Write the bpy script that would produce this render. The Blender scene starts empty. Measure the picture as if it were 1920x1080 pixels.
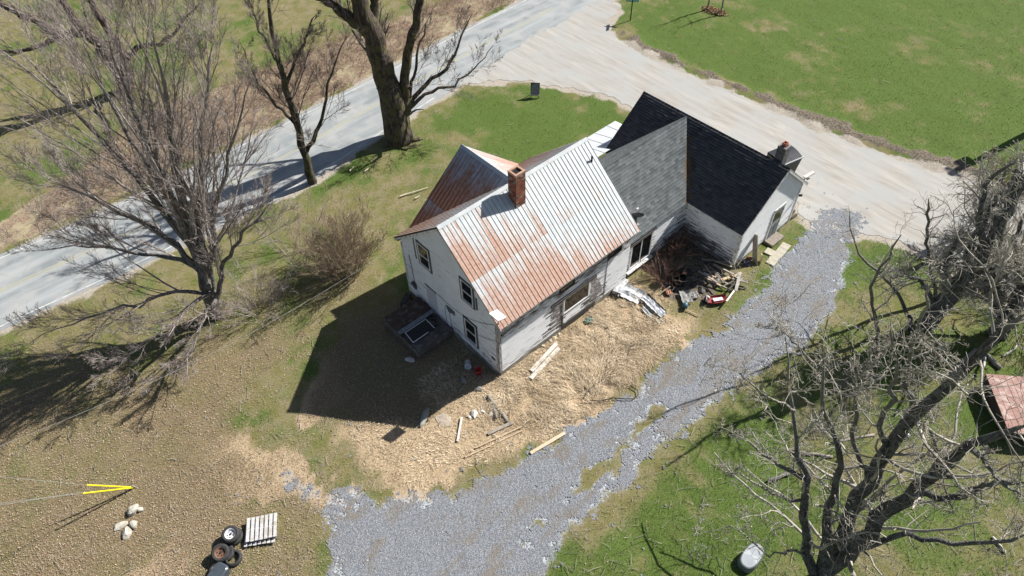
import bpy, bmesh, math, random
import numpy as np
from mathutils import Vector, Matrix
from mathutils.geometry import tessellate_polygon
random.seed(7)
RNG = np.random.default_rng(11)
S = bpy.context.scene
COL = S.collection

# ------------------------------------------------------------------ camera, sky, sun, exposure
CAM = np.array([-11.9027, -14.8201, 27.4080]); YAW, PITCH, ROLL, FPX = math.radians(49.1877), math.radians(48.16494), math.radians(-1.65636), 1320.208
def cam_axes():
    cy, sy, cp, sp = math.cos(YAW), math.sin(YAW), math.cos(PITCH), math.sin(PITCH)
    f = np.array([cy*cp, sy*cp, -sp]); r = np.array([sy, -cy, 0.0]); u = np.cross(r, f)
    c, s = math.cos(ROLL), math.sin(ROLL)
    return c*r+s*u, -s*r+c*u, f
CR, CU, CF = cam_axes()
cd = bpy.data.cameras.new('camera'); co = bpy.data.objects.new('camera', cd); COL.objects.link(co)
m = Matrix.Identity(4)
for i in range(3):
    m[i][0], m[i][1], m[i][2], m[i][3] = CR[i], CU[i], -CF[i], CAM[i]
co.matrix_world = m
cd.sensor_width = 36.0; cd.lens = FPX/1920*36; cd.clip_end = 2000; cd.clip_start = 0.1
S.camera = co
SUN = np.array([math.cos(math.radians(40.8))*math.cos(math.radians(-11)), math.cos(math.radians(40.8))*math.sin(math.radians(-11)), math.sin(math.radians(40.8))])
w = bpy.data.worlds.new('World'); S.world = w; w.use_nodes = True
nt = w.node_tree; bg = nt.nodes['Background']
sky = nt.nodes.new('ShaderNodeTexSky'); sky.sky_type = 'NISHITA'; sky.sun_disc = False
sky.sun_elevation = math.radians(40.8); sky.sun_rotation = math.radians(101)
nt.links.new(sky.outputs[0], bg.inputs[0]); bg.inputs[1].default_value = 0.05
sd = bpy.data.lights.new('sun', 'SUN'); sd.energy = 5.0; sd.angle = math.radians(0.5); sd.color = (1.0, 0.955, 0.89)
so = bpy.data.objects.new('sun', sd); COL.objects.link(so); so.rotation_euler = Vector(SUN).to_track_quat('Z', 'Y').to_euler(); so.location = (30, -8, 40)
S.view_settings.view_transform = 'Standard'; S.view_settings.look = 'None'; S.view_settings.gamma = 1; S.view_settings.use_curve_mapping = False
S.view_settings.exposure = 0.7
S.render.engine = 'CYCLES'; S.cycles.max_bounces = 5; S.cycles.diffuse_bounces = 3; S.cycles.transparent_max_bounces = 4

# ------------------------------------------------------------------ helpers
def at(px, py, z=0.0):                       # where the line of sight of a photo pixel meets height z
    d = CF+(px-960)/FPX*CR-(py-540)/FPX*CU
    return CAM+d*((z-CAM[2])/d[2])
def V(*a): return Vector(a)
def rot_z(a): return Matrix.Rotation(a, 4, 'Z')
_h = RNG.random((64, 64))
def vnoise(x, y, seed=0):
    x = np.asarray(x, float)+seed*17.3; y = np.asarray(y, float)+seed*9.7
    xi = np.floor(x).astype(int); yi = np.floor(y).astype(int); fx = x-xi; fy = y-yi
    fx = fx*fx*(3-2*fx); fy = fy*fy*(3-2*fy)
    g = lambda a, b: _h[(a+b//64*7) % 64, b % 64]
    return (g(xi, yi)*(1-fx)+g(xi+1, yi)*fx)*(1-fy)+(g(xi, yi+1)*(1-fx)+g(xi+1, yi+1)*fx)*fy
def fbm(x, y, sc, seed=0, o=3):
    t = 0; a = .5; n = 0
    for i in range(o):
        t = t+a*vnoise(np.asarray(x)*sc*2**i, np.asarray(y)*sc*2**i, seed+i*3); n += a; a *= .5
    return t/n
def sstep(a, b, x): t = np.clip((x-a)/(b-a), 0, 1); return t*t*(3-2*t)
def sdf(poly, x, y):                         # >0 inside, metres to the edge
    P = np.asarray(poly, float)[:, :2]; Q = np.roll(P, -1, 0)
    d = np.full(x.shape, 1e9); ins = np.zeros(x.shape, bool)
    for (ax, ay), (bx, by) in zip(P, Q):
        ex, ey = bx-ax, by-ay; t = np.clip(((x-ax)*ex+(y-ay)*ey)/(ex*ex+ey*ey+1e-12), 0, 1)
        d = np.minimum(d, (x-ax-t*ex)**2+(y-ay-t*ey)**2)
        c = (ay > y) != (by > y)
        ins ^= c & (x < ex*(y-ay)/(by-ay+1e-12)+ax)
    d = np.sqrt(d); return np.where(ins, d, -d)

def tag(o, label=None, cat=None, group=None, kind=None):
    if label: o['label'] = label
    if cat: o['category'] = cat
    if group: o['group'] = group
    if kind: o['kind'] = kind
    return o
def empty(name, loc=(0, 0, 0), rz=0.0, label=None, cat=None, group=None, parent=None):
    o = bpy.data.objects.new(name, None); COL.objects.link(o); o.location = loc; o.rotation_euler = (0, 0, rz); o.empty_display_size = .2
    if parent: o.parent = parent
    return tag(o, label, cat, group)
def link(name, me, parent=None, mat=None):
    o = bpy.data.objects.new(name, me); COL.objects.link(o)
    if mat: me.materials.append(mat)
    if parent: o.parent = parent
    return o
def copy_tree(o, parent=None):
    c = o.copy(); COL.objects.link(c)
    if parent: c.parent = parent
    for ch in list(o.children): copy_tree(ch, c)
    return c

class MB:
    def __init__(s): s.v = []; s.f = []; s.c = []; s.sm = False
    def add(s, vs, fs, col=None):
        b = len(s.v); s.v += [tuple(v) for v in vs]; s.f += [tuple(i+b for i in f) for f in fs]
        s.c += [col if col else (.5, .5, .5, 1)]*len(vs); return s
    def box(s, c, size, M=None, col=None, jit=0):
        x, y, z = [a/2 for a in size]
        vs = [V(i*x, j*y, k*z) for i in (-1, 1) for j in (-1, 1) for k in (-1, 1)]
        if jit: vs = [v+V(random.uniform(-jit, jit), random.uniform(-jit, jit), random.uniform(-jit, jit)) for v in vs]
        if M: vs = [M @ v for v in vs]
        vs = [v+V(*c) for v in vs]
        return s.add(vs, [(0, 1, 3, 2), (4, 6, 7, 5), (0, 4, 5, 1), (2, 3, 7, 6), (0, 2, 6, 4), (1, 5, 7, 3)], col)
    def bar(s, p, q, w, h=None, col=None, up=(0, 0, 1)):  # bar of section w (sideways) x h (up)
        p = Vector(p); q = Vector(q); d = q-p; L = d.length; d.normalize(); h = w if h is None else h
        r = d.cross(Vector(up))
        if r.length < 1e-3: r = d.cross(V(1, 0, 0))
        r.normalize(); u = r.cross(d)
        vs = [p+r*(a*w/2)+u*(b*h/2)+d*(L*t) for t in (0, 1) for a, b in ((-1, -1), (1, -1), (1, 1), (-1, 1))]
        return s.add(vs, [(3, 2, 1, 0), (4, 5, 6, 7), (0, 1, 5, 4), (1, 2, 6, 5), (2, 3, 7, 6), (3, 0, 4, 7)], col)
    def tube(s, pts, r, n=8, col=None, cap=True):
        pts = [Vector(p) for p in pts]; k = len(pts); rr = r if hasattr(r, '__len__') else [r]*k
        vs = []; ref = None
        for i, p in enumerate(pts):
            d = (pts[min(i+1, k-1)]-pts[max(i-1, 0)]).normalized()
            if ref is None: ref = d.cross(V(.31, .2, .93)); ref = ref if ref.length > .05 else d.cross(V(1, 0, 0))
            a = (ref-d*ref.dot(d)).normalized(); b = d.cross(a); ref = a
            vs += [p+(a*math.cos(t*math.tau/n)+b*math.sin(t*math.tau/n))*rr[i] for t in range(n)]
        fs = [(i*n+j, i*n+(j+1) % n, (i+1)*n+(j+1) % n, (i+1)*n+j) for i in range(k-1) for j in range(n)]
        if cap: fs += [tuple(range(n-1, -1, -1)), tuple((k-1)*n+j for j in range(n))]
        return s.add(vs, fs, col)
    def lathe(s, prof, n=20, M=None, col=None):            # profile of (radius, height)
        vs = [V(r*math.cos(t*math.tau/n), r*math.sin(t*math.tau/n), z) for r, z in prof for t in range(n)]
        if M: vs = [M @ v for v in vs]
        k = len(prof)
        return s.add(vs, [(i*n+j, i*n+(j+1) % n, (i+1)*n+(j+1) % n, (i+1)*n+j) for i in range(k-1) for j in range(n)], col)
    def prism(s, poly, z0, z1, M=None, col=None):
        n = len(poly); vs = [V(x, y, z) for z in (z0, z1) for x, y in poly]
        if M: vs = [M @ v for v in vs]
        return s.add(vs, [tuple(range(n-1, -1, -1)), tuple(range(n, 2*n))]+[(i, (i+1) % n, n+(i+1) % n, n+i) for i in range(n)], col)
    def build(s, name, mat=None, parent=None, smooth=False, kind=None, label=None, bevel=0):
        me = bpy.data.meshes.new(name); me.from_pydata(s.v, [], s.f)
        bm = bmesh.new(); bm.from_mesh(me); bmesh.ops.recalc_face_normals(bm, faces=bm.faces)
        if bevel: bmesh.ops.bevel(bm, geom=list(bm.edges), offset=bevel, segments=1, affect='EDGES')
        bm.to_mesh(me); bm.free()
        if not bevel:
            a = me.color_attributes.new('Col', 'FLOAT_COLOR', 'POINT'); a.data.foreach_set('color', np.array(s.c, np.float32).ravel())
        if smooth:
            me.polygons.foreach_set('use_smooth', [True]*len(me.polygons))
        o = link(name, me, parent, mat)
        return tag(o, label, kind=kind)

def np_mesh(name, verts, faces, mat=None, col=None, smooth=False, parent=None):
    me = bpy.data.meshes.new(name); k = faces.shape[1]
    me.vertices.add(len(verts)); me.vertices.foreach_set('co', np.asarray(verts, np.float32).ravel())
    me.loops.add(faces.size); me.loops.foreach_set('vertex_index', faces.astype(np.int32).ravel())
    me.polygons.add(len(faces)); me.polygons.foreach_set('loop_start', np.arange(0, faces.size, k, dtype=np.int32))
    me.polygons.foreach_set('use_smooth', np.full(len(faces), smooth))
    me.update(calc_edges=True)
    for nm, c in (col or {}).items():
        a = me.color_attributes.new(nm, 'FLOAT_COLOR', 'POINT'); a.data.foreach_set('color', np.asarray(c, np.float32).ravel())
    return link(name, me, parent, mat)

# ------------------------------------------------------------------ materials
class NG:
    def __init__(s, name):
        s.m = bpy.data.materials.new(name); s.m.use_nodes = True; s.t = s.m.node_tree; s.b = s.t.nodes['Principled BSDF']; s.N = s.t.nodes; s.L = s.t.links
        s.b.inputs['Specular IOR Level'].default_value = .3
    def n(s, t, **k):
        o = s.N.new(t)
        for a, b in k.items():
            if hasattr(o, a): setattr(o, a, b)
        return o
    def set(s, sock, v):
        if isinstance(v, bpy.types.NodeSocket): s.L.new(v, sock)
        else: sock.default_value = (*v, 1) if hasattr(v, '__len__') and len(v) == 3 and sock.type == 'RGBA' else v
    def pos(s, sc=(1, 1, 1), obj=False):
        o = s.n('ShaderNodeTexCoord').outputs['Object'] if obj else s.n('ShaderNodeNewGeometry').outputs['Position']
        mp = s.n('ShaderNodeMapping'); s.L.new(o, mp.inputs[0]); mp.inputs['Scale'].default_value = sc; return mp.outputs[0]
    def noise(s, vec, sc, det=3, rough=.55, dist=0, col=False):
        o = s.n('ShaderNodeTexNoise'); s.L.new(vec, o.inputs['Vector']); o.inputs['Scale'].default_value = sc; o.inputs['Detail'].default_value = det
        o.inputs['Roughness'].default_value = rough; o.inputs['Distortion'].default_value = dist; return o.outputs['Color' if col else 'Fac']
    def vor(s, vec, sc, out='Distance', feat='F1', rnd=1):
        o = s.n('ShaderNodeTexVoronoi'); o.feature = feat; s.L.new(vec, o.inputs['Vector']); o.inputs['Scale'].default_value = sc; o.inputs['Randomness'].default_value = rnd; return o.outputs[out]
    def math(s, op, a, b=0., c=0., clamp=False):
        o = s.n('ShaderNodeMath', operation=op); o.use_clamp = clamp
        for i, v in enumerate((a, b, c)): s.set(o.inputs[i], v)
        return o.outputs[0]
    def ramp(s, f, a, b):                     # linear step of f from a to b
        o = s.n('ShaderNodeMapRange'); s.set(o.inputs[0], f); o.inputs[1].default_value = a; o.inputs[2].default_value = b; return o.outputs[0]
    def mix(s, f, a, b, mode='MIX'):
        o = s.n('ShaderNodeMix', data_type='RGBA', blend_type=mode); s.set(o.inputs[0], f); s.set(o.inputs[6], a); s.set(o.inputs[7], b); return o.outputs[2]
    def attr(s, name, typ='GEOMETRY'):
        o = s.n('ShaderNodeAttribute', attribute_name=name, attribute_type=typ); return o
    def sep(s, c):
        o = s.n('ShaderNodeSeparateColor'); s.L.new(c, o.inputs[0]); return o.outputs
    def out(s, col=None, rough=None, bump=None, bs=.3, bd=.02, metal=None, spec=None):
        if col is not None: s.set(s.b.inputs['Base Color'], col)
        if rough is not None: s.set(s.b.inputs['Roughness'], rough)
        if metal is not None: s.set(s.b.inputs['Metallic'], metal)
        if spec is not None: s.set(s.b.inputs['Specular IOR Level'], spec)
        if bump is not None:
            o = s.n('ShaderNodeBump'); s.L.new(bump, o.inputs['Height']); o.inputs['Strength'].default_value = bs; o.inputs['Distance'].default_value = bd; s.L.new(o.outputs[0], s.b.inputs['Normal'])
        return s.m
def simple(name, c1, c2=None, sc=6, rough=.8, stretch=(1, 1, 1), spec=.3, metal=0, dirt=None, dsc=2, bs=.25, det=4, lo=.35, hi=.65):
    g = NG(name); p = g.pos(stretch, obj=True); f = g.noise(p, sc, det)
    c2 = c2 or tuple(a*.7 for a in c1)
    col = g.mix(g.ramp(f, lo, hi), c1, c2)
    if dirt: col = g.mix(g.ramp(g.noise(g.pos((1, 1, 1), obj=True), dsc, 5), .5, .68), col, dirt)
    return g.out(col, rough, f, bs, .01, metal, spec)

# ------------------------------------------------------------------ ground zones (world metres)
def pp(l, z=0): return [tuple(at(x, y, z)[:2]) for x, y in l]
ROAD_LO = [(-140, 20.5), (-17, 19.3), (-11, 18.85), (0.8, 18.5), (6, 19.3), (11.4, 20.2), (18, 20.7), (31, 21.5), (150, 30)]
ROAD_UP = [(-140, 26.4), (-15, 25.0), (-8, 24.75), (10, 25.6), (17.5, 26.3), (26, 26.8), (150, 36)]
ROAD = ROAD_LO+ROAD_UP[::-1]
DIRT = [(14.5, 20.3), (16.3, 19.2), (18.3, 17.3), (20.0, 14.6), (20.9, 11.9), (21.2, 9), (21.5, 4), (21.6, 0.5), (20.9, -1.9), (20.2, -3.3), (19.5, -4.3), (19.6, -5.6),
        (20.6, -6.4), (21.6, -7.4), (22.2, -9.0), (22.3, -12), (22.4, -40), (31, -40), (30.4, -10), (29.3, -6.8), (28.6, -4.5), (27.7, 0), (27.4, 5.7), (27.0, 10.3), (26.7, 14.6), (27.1, 17.5), (28.5, 19.4), (31, 20.6), (31, 22.4), (14.5, 21.1)]
DRIVE = pp([(1560, 392), (1545, 410), (1512, 445), (1490, 470), (1440, 540), (1400, 575), (1372, 610), (1290, 660), (1200, 735), (1130, 780), (1050, 832), (985, 882), (950, 905), (868, 914), (848, 936),
            (760, 948), (700, 962), (640, 968), (628, 990), (645, 1040), (662, 1082), (640, 1400), (930, 1400), (1030, 1060), (1060, 1005), (1120, 950), (1190, 880), (1250, 822), (1330, 752), (1400, 706), (1480, 648), (1540, 596), (1562, 548), (1585, 500), (1592, 452), (1612, 405)])
MEDIAN = pp([(1235, 772), (1180, 795), (1110, 868), (1030, 950), (1000, 1010), (1040, 985), (1110, 920), (1200, 838)])
STRAW = pp([(905, 715), (938, 703), (1180, 535), (1215, 545), (1255, 600), (1330, 625), (1270, 670), (1150, 760), (1060, 830), (980, 870), (880, 915), (740, 940), (680, 870), (650, 810), (780, 800)])
LEAF = pp([(150, 640), (480, 560), (690, 500), (700, 560), (600, 650), (520, 700), (470, 790), (560, 880), (640, 930), (640, 990), (650, 1080), (660, 1200), (-900, 1500), (-900, 700)])
GREEN1 = pp([(860, 175), (1000, 165), (1140, 195), (1180, 260), (1100, 270), (980, 315), (900, 250), (820, 240)])
GREEN2 = pp([(1610, 425), (1590, 520), (1560, 600), (1480, 690), (1330, 790), (1240, 880), (1120, 1010), (1000, 1500), (2300, 1500), (2300, 420), (1760, 410)])
GREEN3 = [(28.8, -10), (28.2, 0), (27.9, 10), (27.6, 16), (30, 18.6), (60, 20), (140, 20), (140, -60), (31, -60)]
SHADE_SOIL = pp([(1205, 500), (1285, 440), (1372, 498), (1335, 562), (1262, 560)])  # dark soil bounded to the courtyard's shade, which it deepens in colour
SHADE_LEAF = pp([(570, 780), (640, 600), (770, 560), (935, 700), (780, 805)])  # dark litter in the house shadow's outline, part leaf, part painted shade
BERM = [(27.2, 18.0), (26.9, 14.6), (27.2, 10.3), (27.6, 5.7), (27.8, 1), (28.6, -4), (29.4, -6.8), (30.3, -9.5), (31.7, -9.5), (31.0, -6.2), (30.1, -3), (29.2, 2), (28.6, 6), (28.2, 11), (28.0, 15), (28.5, 17.0), (29.8, 18.4)]
BANK = [(-60, 25.6), (-14, 25.3), (10, 25.9), (26, 27.2), (60, 30), (60, 33), (26, 30.5), (15, 31.5), (5, 32), (-4, 32.5), (-10, 29), (-16, 27.5), (-60, 29)]
APRON = pp([(1500, 340), (1550, 380), (1560, 420), (1600, 450), (1640, 430), (1760, 405), (1700, 380), (1560, 340)])
HOUSE = [(0, 0), (8.7, 0), (8.7, .25), (13.6, .25), (13.6, -3.2), (18.9, -3.2), (18.9, 5.9), (8.7, 5.9), (8.7, 7), (0, 7)]
PATCH = pp([(530, 893), (640, 910), (720, 945), (650, 985), (650, 1090), (598, 1090), (612, 1000), (585, 940)])

def zones(x, y):
    z = {}
    wob = 1.1*(fbm(x, y, .9, 5)-.5)+.5*(fbm(x, y, 3.1, 6)-.5)
    w2 = 2.5*(fbm(x, y, .35, 7)-.5)
    g = np.full(x.shape, .44)
    g = np.maximum(g, .84*sstep(-3, 1.5, sdf(GREEN1, x, y)+w2))
    g = np.maximum(g, .50*sstep(-.8, 1.5, sdf(GREEN2, x, y)+w2))
    g = np.maximum(g, 0.76*sstep(-.6, .8, sdf(GREEN3, x, y)+wob))
    far = sstep(31, 35, y+w2); g = np.where(y > 28, .42*far+g*(1-far), g)
    dd = sdf(DRIVE, x, y); edge = sstep(-1.5, -.2, dd+wob*1.4)*(fbm(x, y, .6, 17) > .45)
    z['straw'] = sstep(-2.2, 1.2, sdf(STRAW, x, y)+wob*1.8)*(1-.8*edge)*(.72+.5*fbm(x, y, .7, 19))
    z['leaf_shade'] = np.maximum(.60*sstep(-1.8, 2.2, sdf(LEAF, x, y)+wob*2.2)*(.35+1.2*fbm(x, y, .45, 14)), .62*sstep(-1, .6, sdf(SHADE_LEAF, x, y)+wob))
    z['straw'] = np.maximum(z['straw'], .8*sstep(.48, .62, fbm(x, y, .42, 33))*sstep(.1, .3, z['leaf_shade'])*sstep(9, 4, y))
    z['soil'] = np.maximum(sstep(-.5, .4, sdf(SHADE_SOIL, x, y)+wob), .95*sstep(-.15, .45, sdf(BERM, x, y)+wob*1.3))
    z['bank'] = sstep(-.6, .6, sdf(BANK, x, y)+wob)
    z['drive'] = sstep(-.9, .7, dd+wob*1.0)
    z['drive'] = np.maximum(z['drive'], .60*sstep(-.5, .5, sdf(PATCH, x, y)+wob*1.4))
    z['median'] = sstep(-.35, .45, sdf(MEDIAN, x, y)+wob*1.6)
    z['road'] = sdf(ROAD, x, y); z['dirt'] = sdf(DIRT, x, y)
    z['dust'] = np.maximum(sstep(-1.0, .2, z['dirt']+wob*1.2), sstep(-.8, .3, z['road']+wob))
    z['dust'] = np.maximum(z['dust'], sstep(-.9, .6, sdf(APRON, x, y)+wob))
    z['green'] = np.clip(g*(1-.9*z['straw'])*(1-.3*z['leaf_shade'])+.7*(fbm(x, y, .45, 9)-.5)+.6*(fbm(x, y, 1.7, 12)-.5)+.5*(fbm(x, y, .16, 27)-.5), 0, 1)
    z['house'] = sdf(HOUSE, x, y)
    return z
def gz(x, y, z=None):                        # height of the ground
    x = np.asarray(x, float); y = np.asarray(y, float)
    z = z or zones(x, y)
    flat = (1-sstep(0, .5, z['drive']))*np.minimum.reduce([sstep(.1, 1.5, -z['road']), sstep(.1, 1.2, -z['dirt']), sstep(0, 1, -z['house'])])
    h = flat*(.14*(fbm(x, y, .5, 21)-.5)+.05*(fbm(x, y, 2.2, 23)-.5))
    return h+.22*z['soil']*(x > 25)*fbm(x, y, 2.0, 31)*1.2-.006

def ground_material():
    g = NG('ground_cover'); P = g.pos()
    a = g.sep(g.attr('ma').outputs['Color']); b = g.sep(g.attr('mb').outputs['Color'])
    n1 = g.noise(P, 1.3, 4); n2 = g.noise(P, 9, 4, .65); n3 = g.noise(P, 38, 2, .6)
    th = lambda f, k=.55: g.math('ADD', f, g.math('MULTIPLY', g.math('SUBTRACT', g.math('ADD', g.math('MULTIPLY', n2, .6), g.math('MULTIPLY', n3, .4)), .5), k*2.2))
    step = lambda f: g.ramp(f, .36, .64)
    dry = g.mix(g.ramp(n3, .35, .65), (.145, .125, .065), (.29, .25, .15))
    dry = g.mix(g.ramp(n1, .4, .62), dry, (.165, .155, .06))
    grn = g.mix(g.ramp(n3, .35, .66), (.042, .08, .015), (.13, .18, .046))
    col = g.mix(step(th(a[0])), dry, grn)
    straw = g.mix(g.ramp(n3, .33, .66), (.28, .21, .125), (.55, .44, .30))
    straw = g.mix(g.ramp(n2, .48, .7), straw, (.36, .25, .16))
    col = g.mix(step(th(a[1])), col, straw)
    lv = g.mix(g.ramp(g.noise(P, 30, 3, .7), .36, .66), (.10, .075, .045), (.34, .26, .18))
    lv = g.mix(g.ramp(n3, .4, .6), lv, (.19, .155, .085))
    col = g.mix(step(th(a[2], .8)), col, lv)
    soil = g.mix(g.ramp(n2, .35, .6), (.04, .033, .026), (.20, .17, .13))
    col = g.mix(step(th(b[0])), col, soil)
    bank = g.mix(g.ramp(n2, .35, .65), (.15, .105, .075), (.36, .28, .2)); bank = g.mix(g.ramp(n1, .45, .62), bank, (.36, .31, .2))
    col = g.mix(step(th(g.attr('mc').outputs['Fac'])), col, bank)
    dust = g.mix(g.ramp(n2, .35, .7), (.3, .265, .22), (.46, .42, .36))
    col = g.mix(step(th(b[1], .5)), col, dust)
    vg = g.sep(g.vor(P, 24, 'Color'))[1]
    gr = g.mix(g.ramp(vg, .1, .9), (.12, .135, .16), (.5, .53, .57))
    col = g.mix(step(th(b[2], .6)), col, gr)
    g.out(col, .95, n3, .3, .04, spec=.12)
    return g.m
GROUND = ground_material()

def build_ground():
    xs = np.arange(-26, 62, .3); ys = np.arange(-30, 66, .3)
    xs = np.r_[-600, -200, -80, -40, xs, 70, 100, 200, 700]; ys = np.r_[-600, -200, -80, -40, ys, 75, 100, 200, 800]
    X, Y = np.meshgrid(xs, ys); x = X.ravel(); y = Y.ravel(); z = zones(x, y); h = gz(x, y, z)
    ny, nx = X.shape; i = np.arange((ny-1)*(nx-1)); r = i//(nx-1); c = i % (nx-1); a = r*nx+c
    F = np.stack([a, a+1, a+nx+1, a+nx], 1)
    o = np.ones_like(x)
    col = {'ma': np.stack([z['green'], z['straw'], z['leaf_shade'], o], 1), 'mb': np.stack([z['soil'], z['dust'], z['drive']*(1-.85*z['median']), o], 1), 'mc': np.stack([z['bank']]*3+[o], 1)}
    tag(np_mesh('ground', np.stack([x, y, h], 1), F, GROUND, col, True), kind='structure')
build_ground()

def sheet(name, poly, z, mat, amp=.12, step=.18, seed=0):   # flat sheet with a ragged outline
    P = [Vector((*p[:2], 0)) for p in poly]; out = []
    for i, p in enumerate(P):
        q = P[(i+1) % len(P)]; L = (q-p).length; k = max(1, min(400, int(L/step)))
        nrm = V(-(q-p).y, (q-p).x, 0).normalized()
        for j in range(k):
            s = p.lerp(q, j/k); d = (float(fbm(s.x, s.y, .7, seed))-.5)*2.2+(float(vnoise(s.x*3.5, s.y*3.5, seed+2))-.5)
            out.append(s+nrm*d*amp)
    tri = tessellate_polygon([out])
    me = bpy.data.meshes.new(name); me.from_pydata([(v.x, v.y, z) for v in out], [], [t if (out[t[1]]-out[t[0]]).cross(out[t[2]]-out[t[0]]).z > 0 else t[::-1] for t in tri])
    return link(name, me, None, mat)

def road_mats():
    g = NG('asphalt'); P = g.pos(); S2 = g.pos((.12, 1.1, 1))
    n = g.noise(S2, 1.2, 4); f = g.noise(P, 45, 2); m2 = g.noise(P, .8, 4)
    c = g.mix(g.ramp(n, .35, .68), (.22, .245, .255), (.39, .415, .42))
    c = g.mix(g.ramp(m2, .45, .7), c, (.40, .405, .395))
    c = g.mix(g.math('MULTIPLY', g.ramp(f, .3, .7), .3), c, (.2, .2, .2))
    cr = g.vor(g.pos((.35, .9, 1)), .55, 'Distance', 'DISTANCE_TO_EDGE')
    wob = g.math('ADD', cr, g.math('MULTIPLY', g.math('SUBTRACT', g.noise(P, 3, 3), .5), .1))
    c = g.mix(g.math('MULTIPLY', g.math('SUBTRACT', 1, g.ramp(g.math('ABSOLUTE', wob), .0, .006)), .22), c, (.14, .14, .14))
    a = g.out(c, .85, f, .3, .01, spec=.3)
    g = NG('dirt_surface'); P = g.pos(); ph = g.pos((.9, .10, 1))
    trk = g.noise(ph, 2.6, 5, .6, .6); f = g.noise(P, 26, 3, .7); big = g.noise(P, .45, 3)
    c = g.mix(g.ramp(trk, .36, .64), (.33, .31, .28), (.45, .435, .405))
    c = g.mix(g.ramp(big, .42, .66), c, (.39, .395, .385))
    c = g.mix(g.math('MULTIPLY', g.ramp(f, .35, .75), .4), c, (.26, .245, .22))
    d = g.out(c, .95, f, .4, .02, spec=.15)
    g = NG('driveway_gravel'); P = g.pos()
    vv = g.vor(P, 40, 'Color'); sp = g.sep(vv); e = g.vor(P, 40, 'Distance')
    c = g.mix(g.ramp(sp[0], .05, .95), (.15, .17, .195), (.52, .555, .60))
    c = g.mix(g.math('MULTIPLY', g.ramp(sp[1], .6, .9), .6), c, (.29, .25, .24))
    c = g.mix(g.math('MULTIPLY', g.ramp(g.noise(g.pos((.7, 1.5, 1)), .8, 5, .65, .6), .50, .66), .8), c, (.30, .25, .185))
    c = g.mix(g.math('MULTIPLY', g.ramp(e, .25, .6), .55), c, (.06, .065, .075))
    v = g.out(c, .9, g.math('SUBTRACT', 1, e), .8, .03, spec=.2)
    return a, d, v
ASPHALT, DIRTM, GRAVEL = road_mats()
tag(sheet('road', ROAD, .003, ASPHALT, .12, .25, 3), kind='structure')
tag(sheet('dirt_road', DIRT, .011, DIRTM, .42, .16, 5), kind='structure')
YEL = simple('faded_yellow_paint', (.385, .365, .24), (.35, .36, .335), 3, .8, lo=.4, hi=.6); WHT = simple('faded_white_paint', (.56, .56, .54), (.42, .43, .43), 2.5, .8, lo=.42, hi=.58)
def line_on_road(name, pts, wd, mat):
    bm = MB(); k = len(pts); nx = []
    for i in range(k):
        a = Vector(pts[max(i-1, 0)]); b = Vector(pts[min(i+1, k-1)]); d = (b-a).normalized(); nx.append(V(-d.y, d.x, 0)*wd/2)
    vs = [(p[0]+s*n.x, p[1]+s*n.y, .007) for p, n in zip(pts, nx) for s in (-1, 1)]
    bm.add(vs, [(2*i, 2*i+1, 2*i+3, 2*i+2) for i in range(k-1)]); return tag(bm.build(name, mat), kind='structure')
def mid(f, off): 
    P = []
    for x in np.arange(-60, 27.1, 3.0):
        lo = np.interp(x, [p[0] for p in ROAD_LO], [p[1] for p in ROAD_LO]); up = np.interp(x, [p[0] for p in ROAD_UP], [p[1] for p in ROAD_UP]); P.append((x, lo+(up-lo)*f+off, 0))
    return P
line_on_road('centre_line', mid(.5, -.09), .1, YEL); line_on_road('centre_line', mid(.5, .09), .1, YEL)
line_on_road('edge_line', mid(.955, 0), .09, WHT); line_on_road('edge_line', [p for p in mid(.05, 0) if p[0] < 13], .09, WHT)
line_on_road('edge_line', [p for p in mid(.04, 0) if p[0] > 13], .09, WHT)

def build_driveway():
    st = .07; P = np.array(DRIVE+PATCH); x0, y0 = P.min(0)-1; x1, y1 = P.max(0)+1
    X, Y = np.meshgrid(np.arange(max(x0, -22), x1, st), np.arange(max(y0, -22), y1, st)); x = X.ravel(); y = Y.ravel(); z = zones(x, y)
    f = z['drive']*(1-.95*z['median'])+1.5*(fbm(x, y, 3.5, 41, 4)-.5)+.22*(RNG.random(x.shape)-.5); ny, nx = X.shape
    c = np.arange((ny-1)*(nx-1)); a = c//(nx-1)*nx+c % (nx-1); keep = (f > .5)[a]; a = a[keep]
    F = np.stack([a, a+1, a+nx+1, a+nx], 1); u, inv = np.unique(F, return_inverse=True)
    h = np.maximum(gz(x, y, z), 0)+.008+.03*(fbm(x, y, 1.1, 44)-.4)*sstep(.5, 1, z['drive'])+.012*RNG.random(x.shape)
    tag(np_mesh('driveway', np.stack([x, y, h], 1)[u], inv.reshape(F.shape), GRAVEL), kind='structure')
build_driveway()

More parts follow.
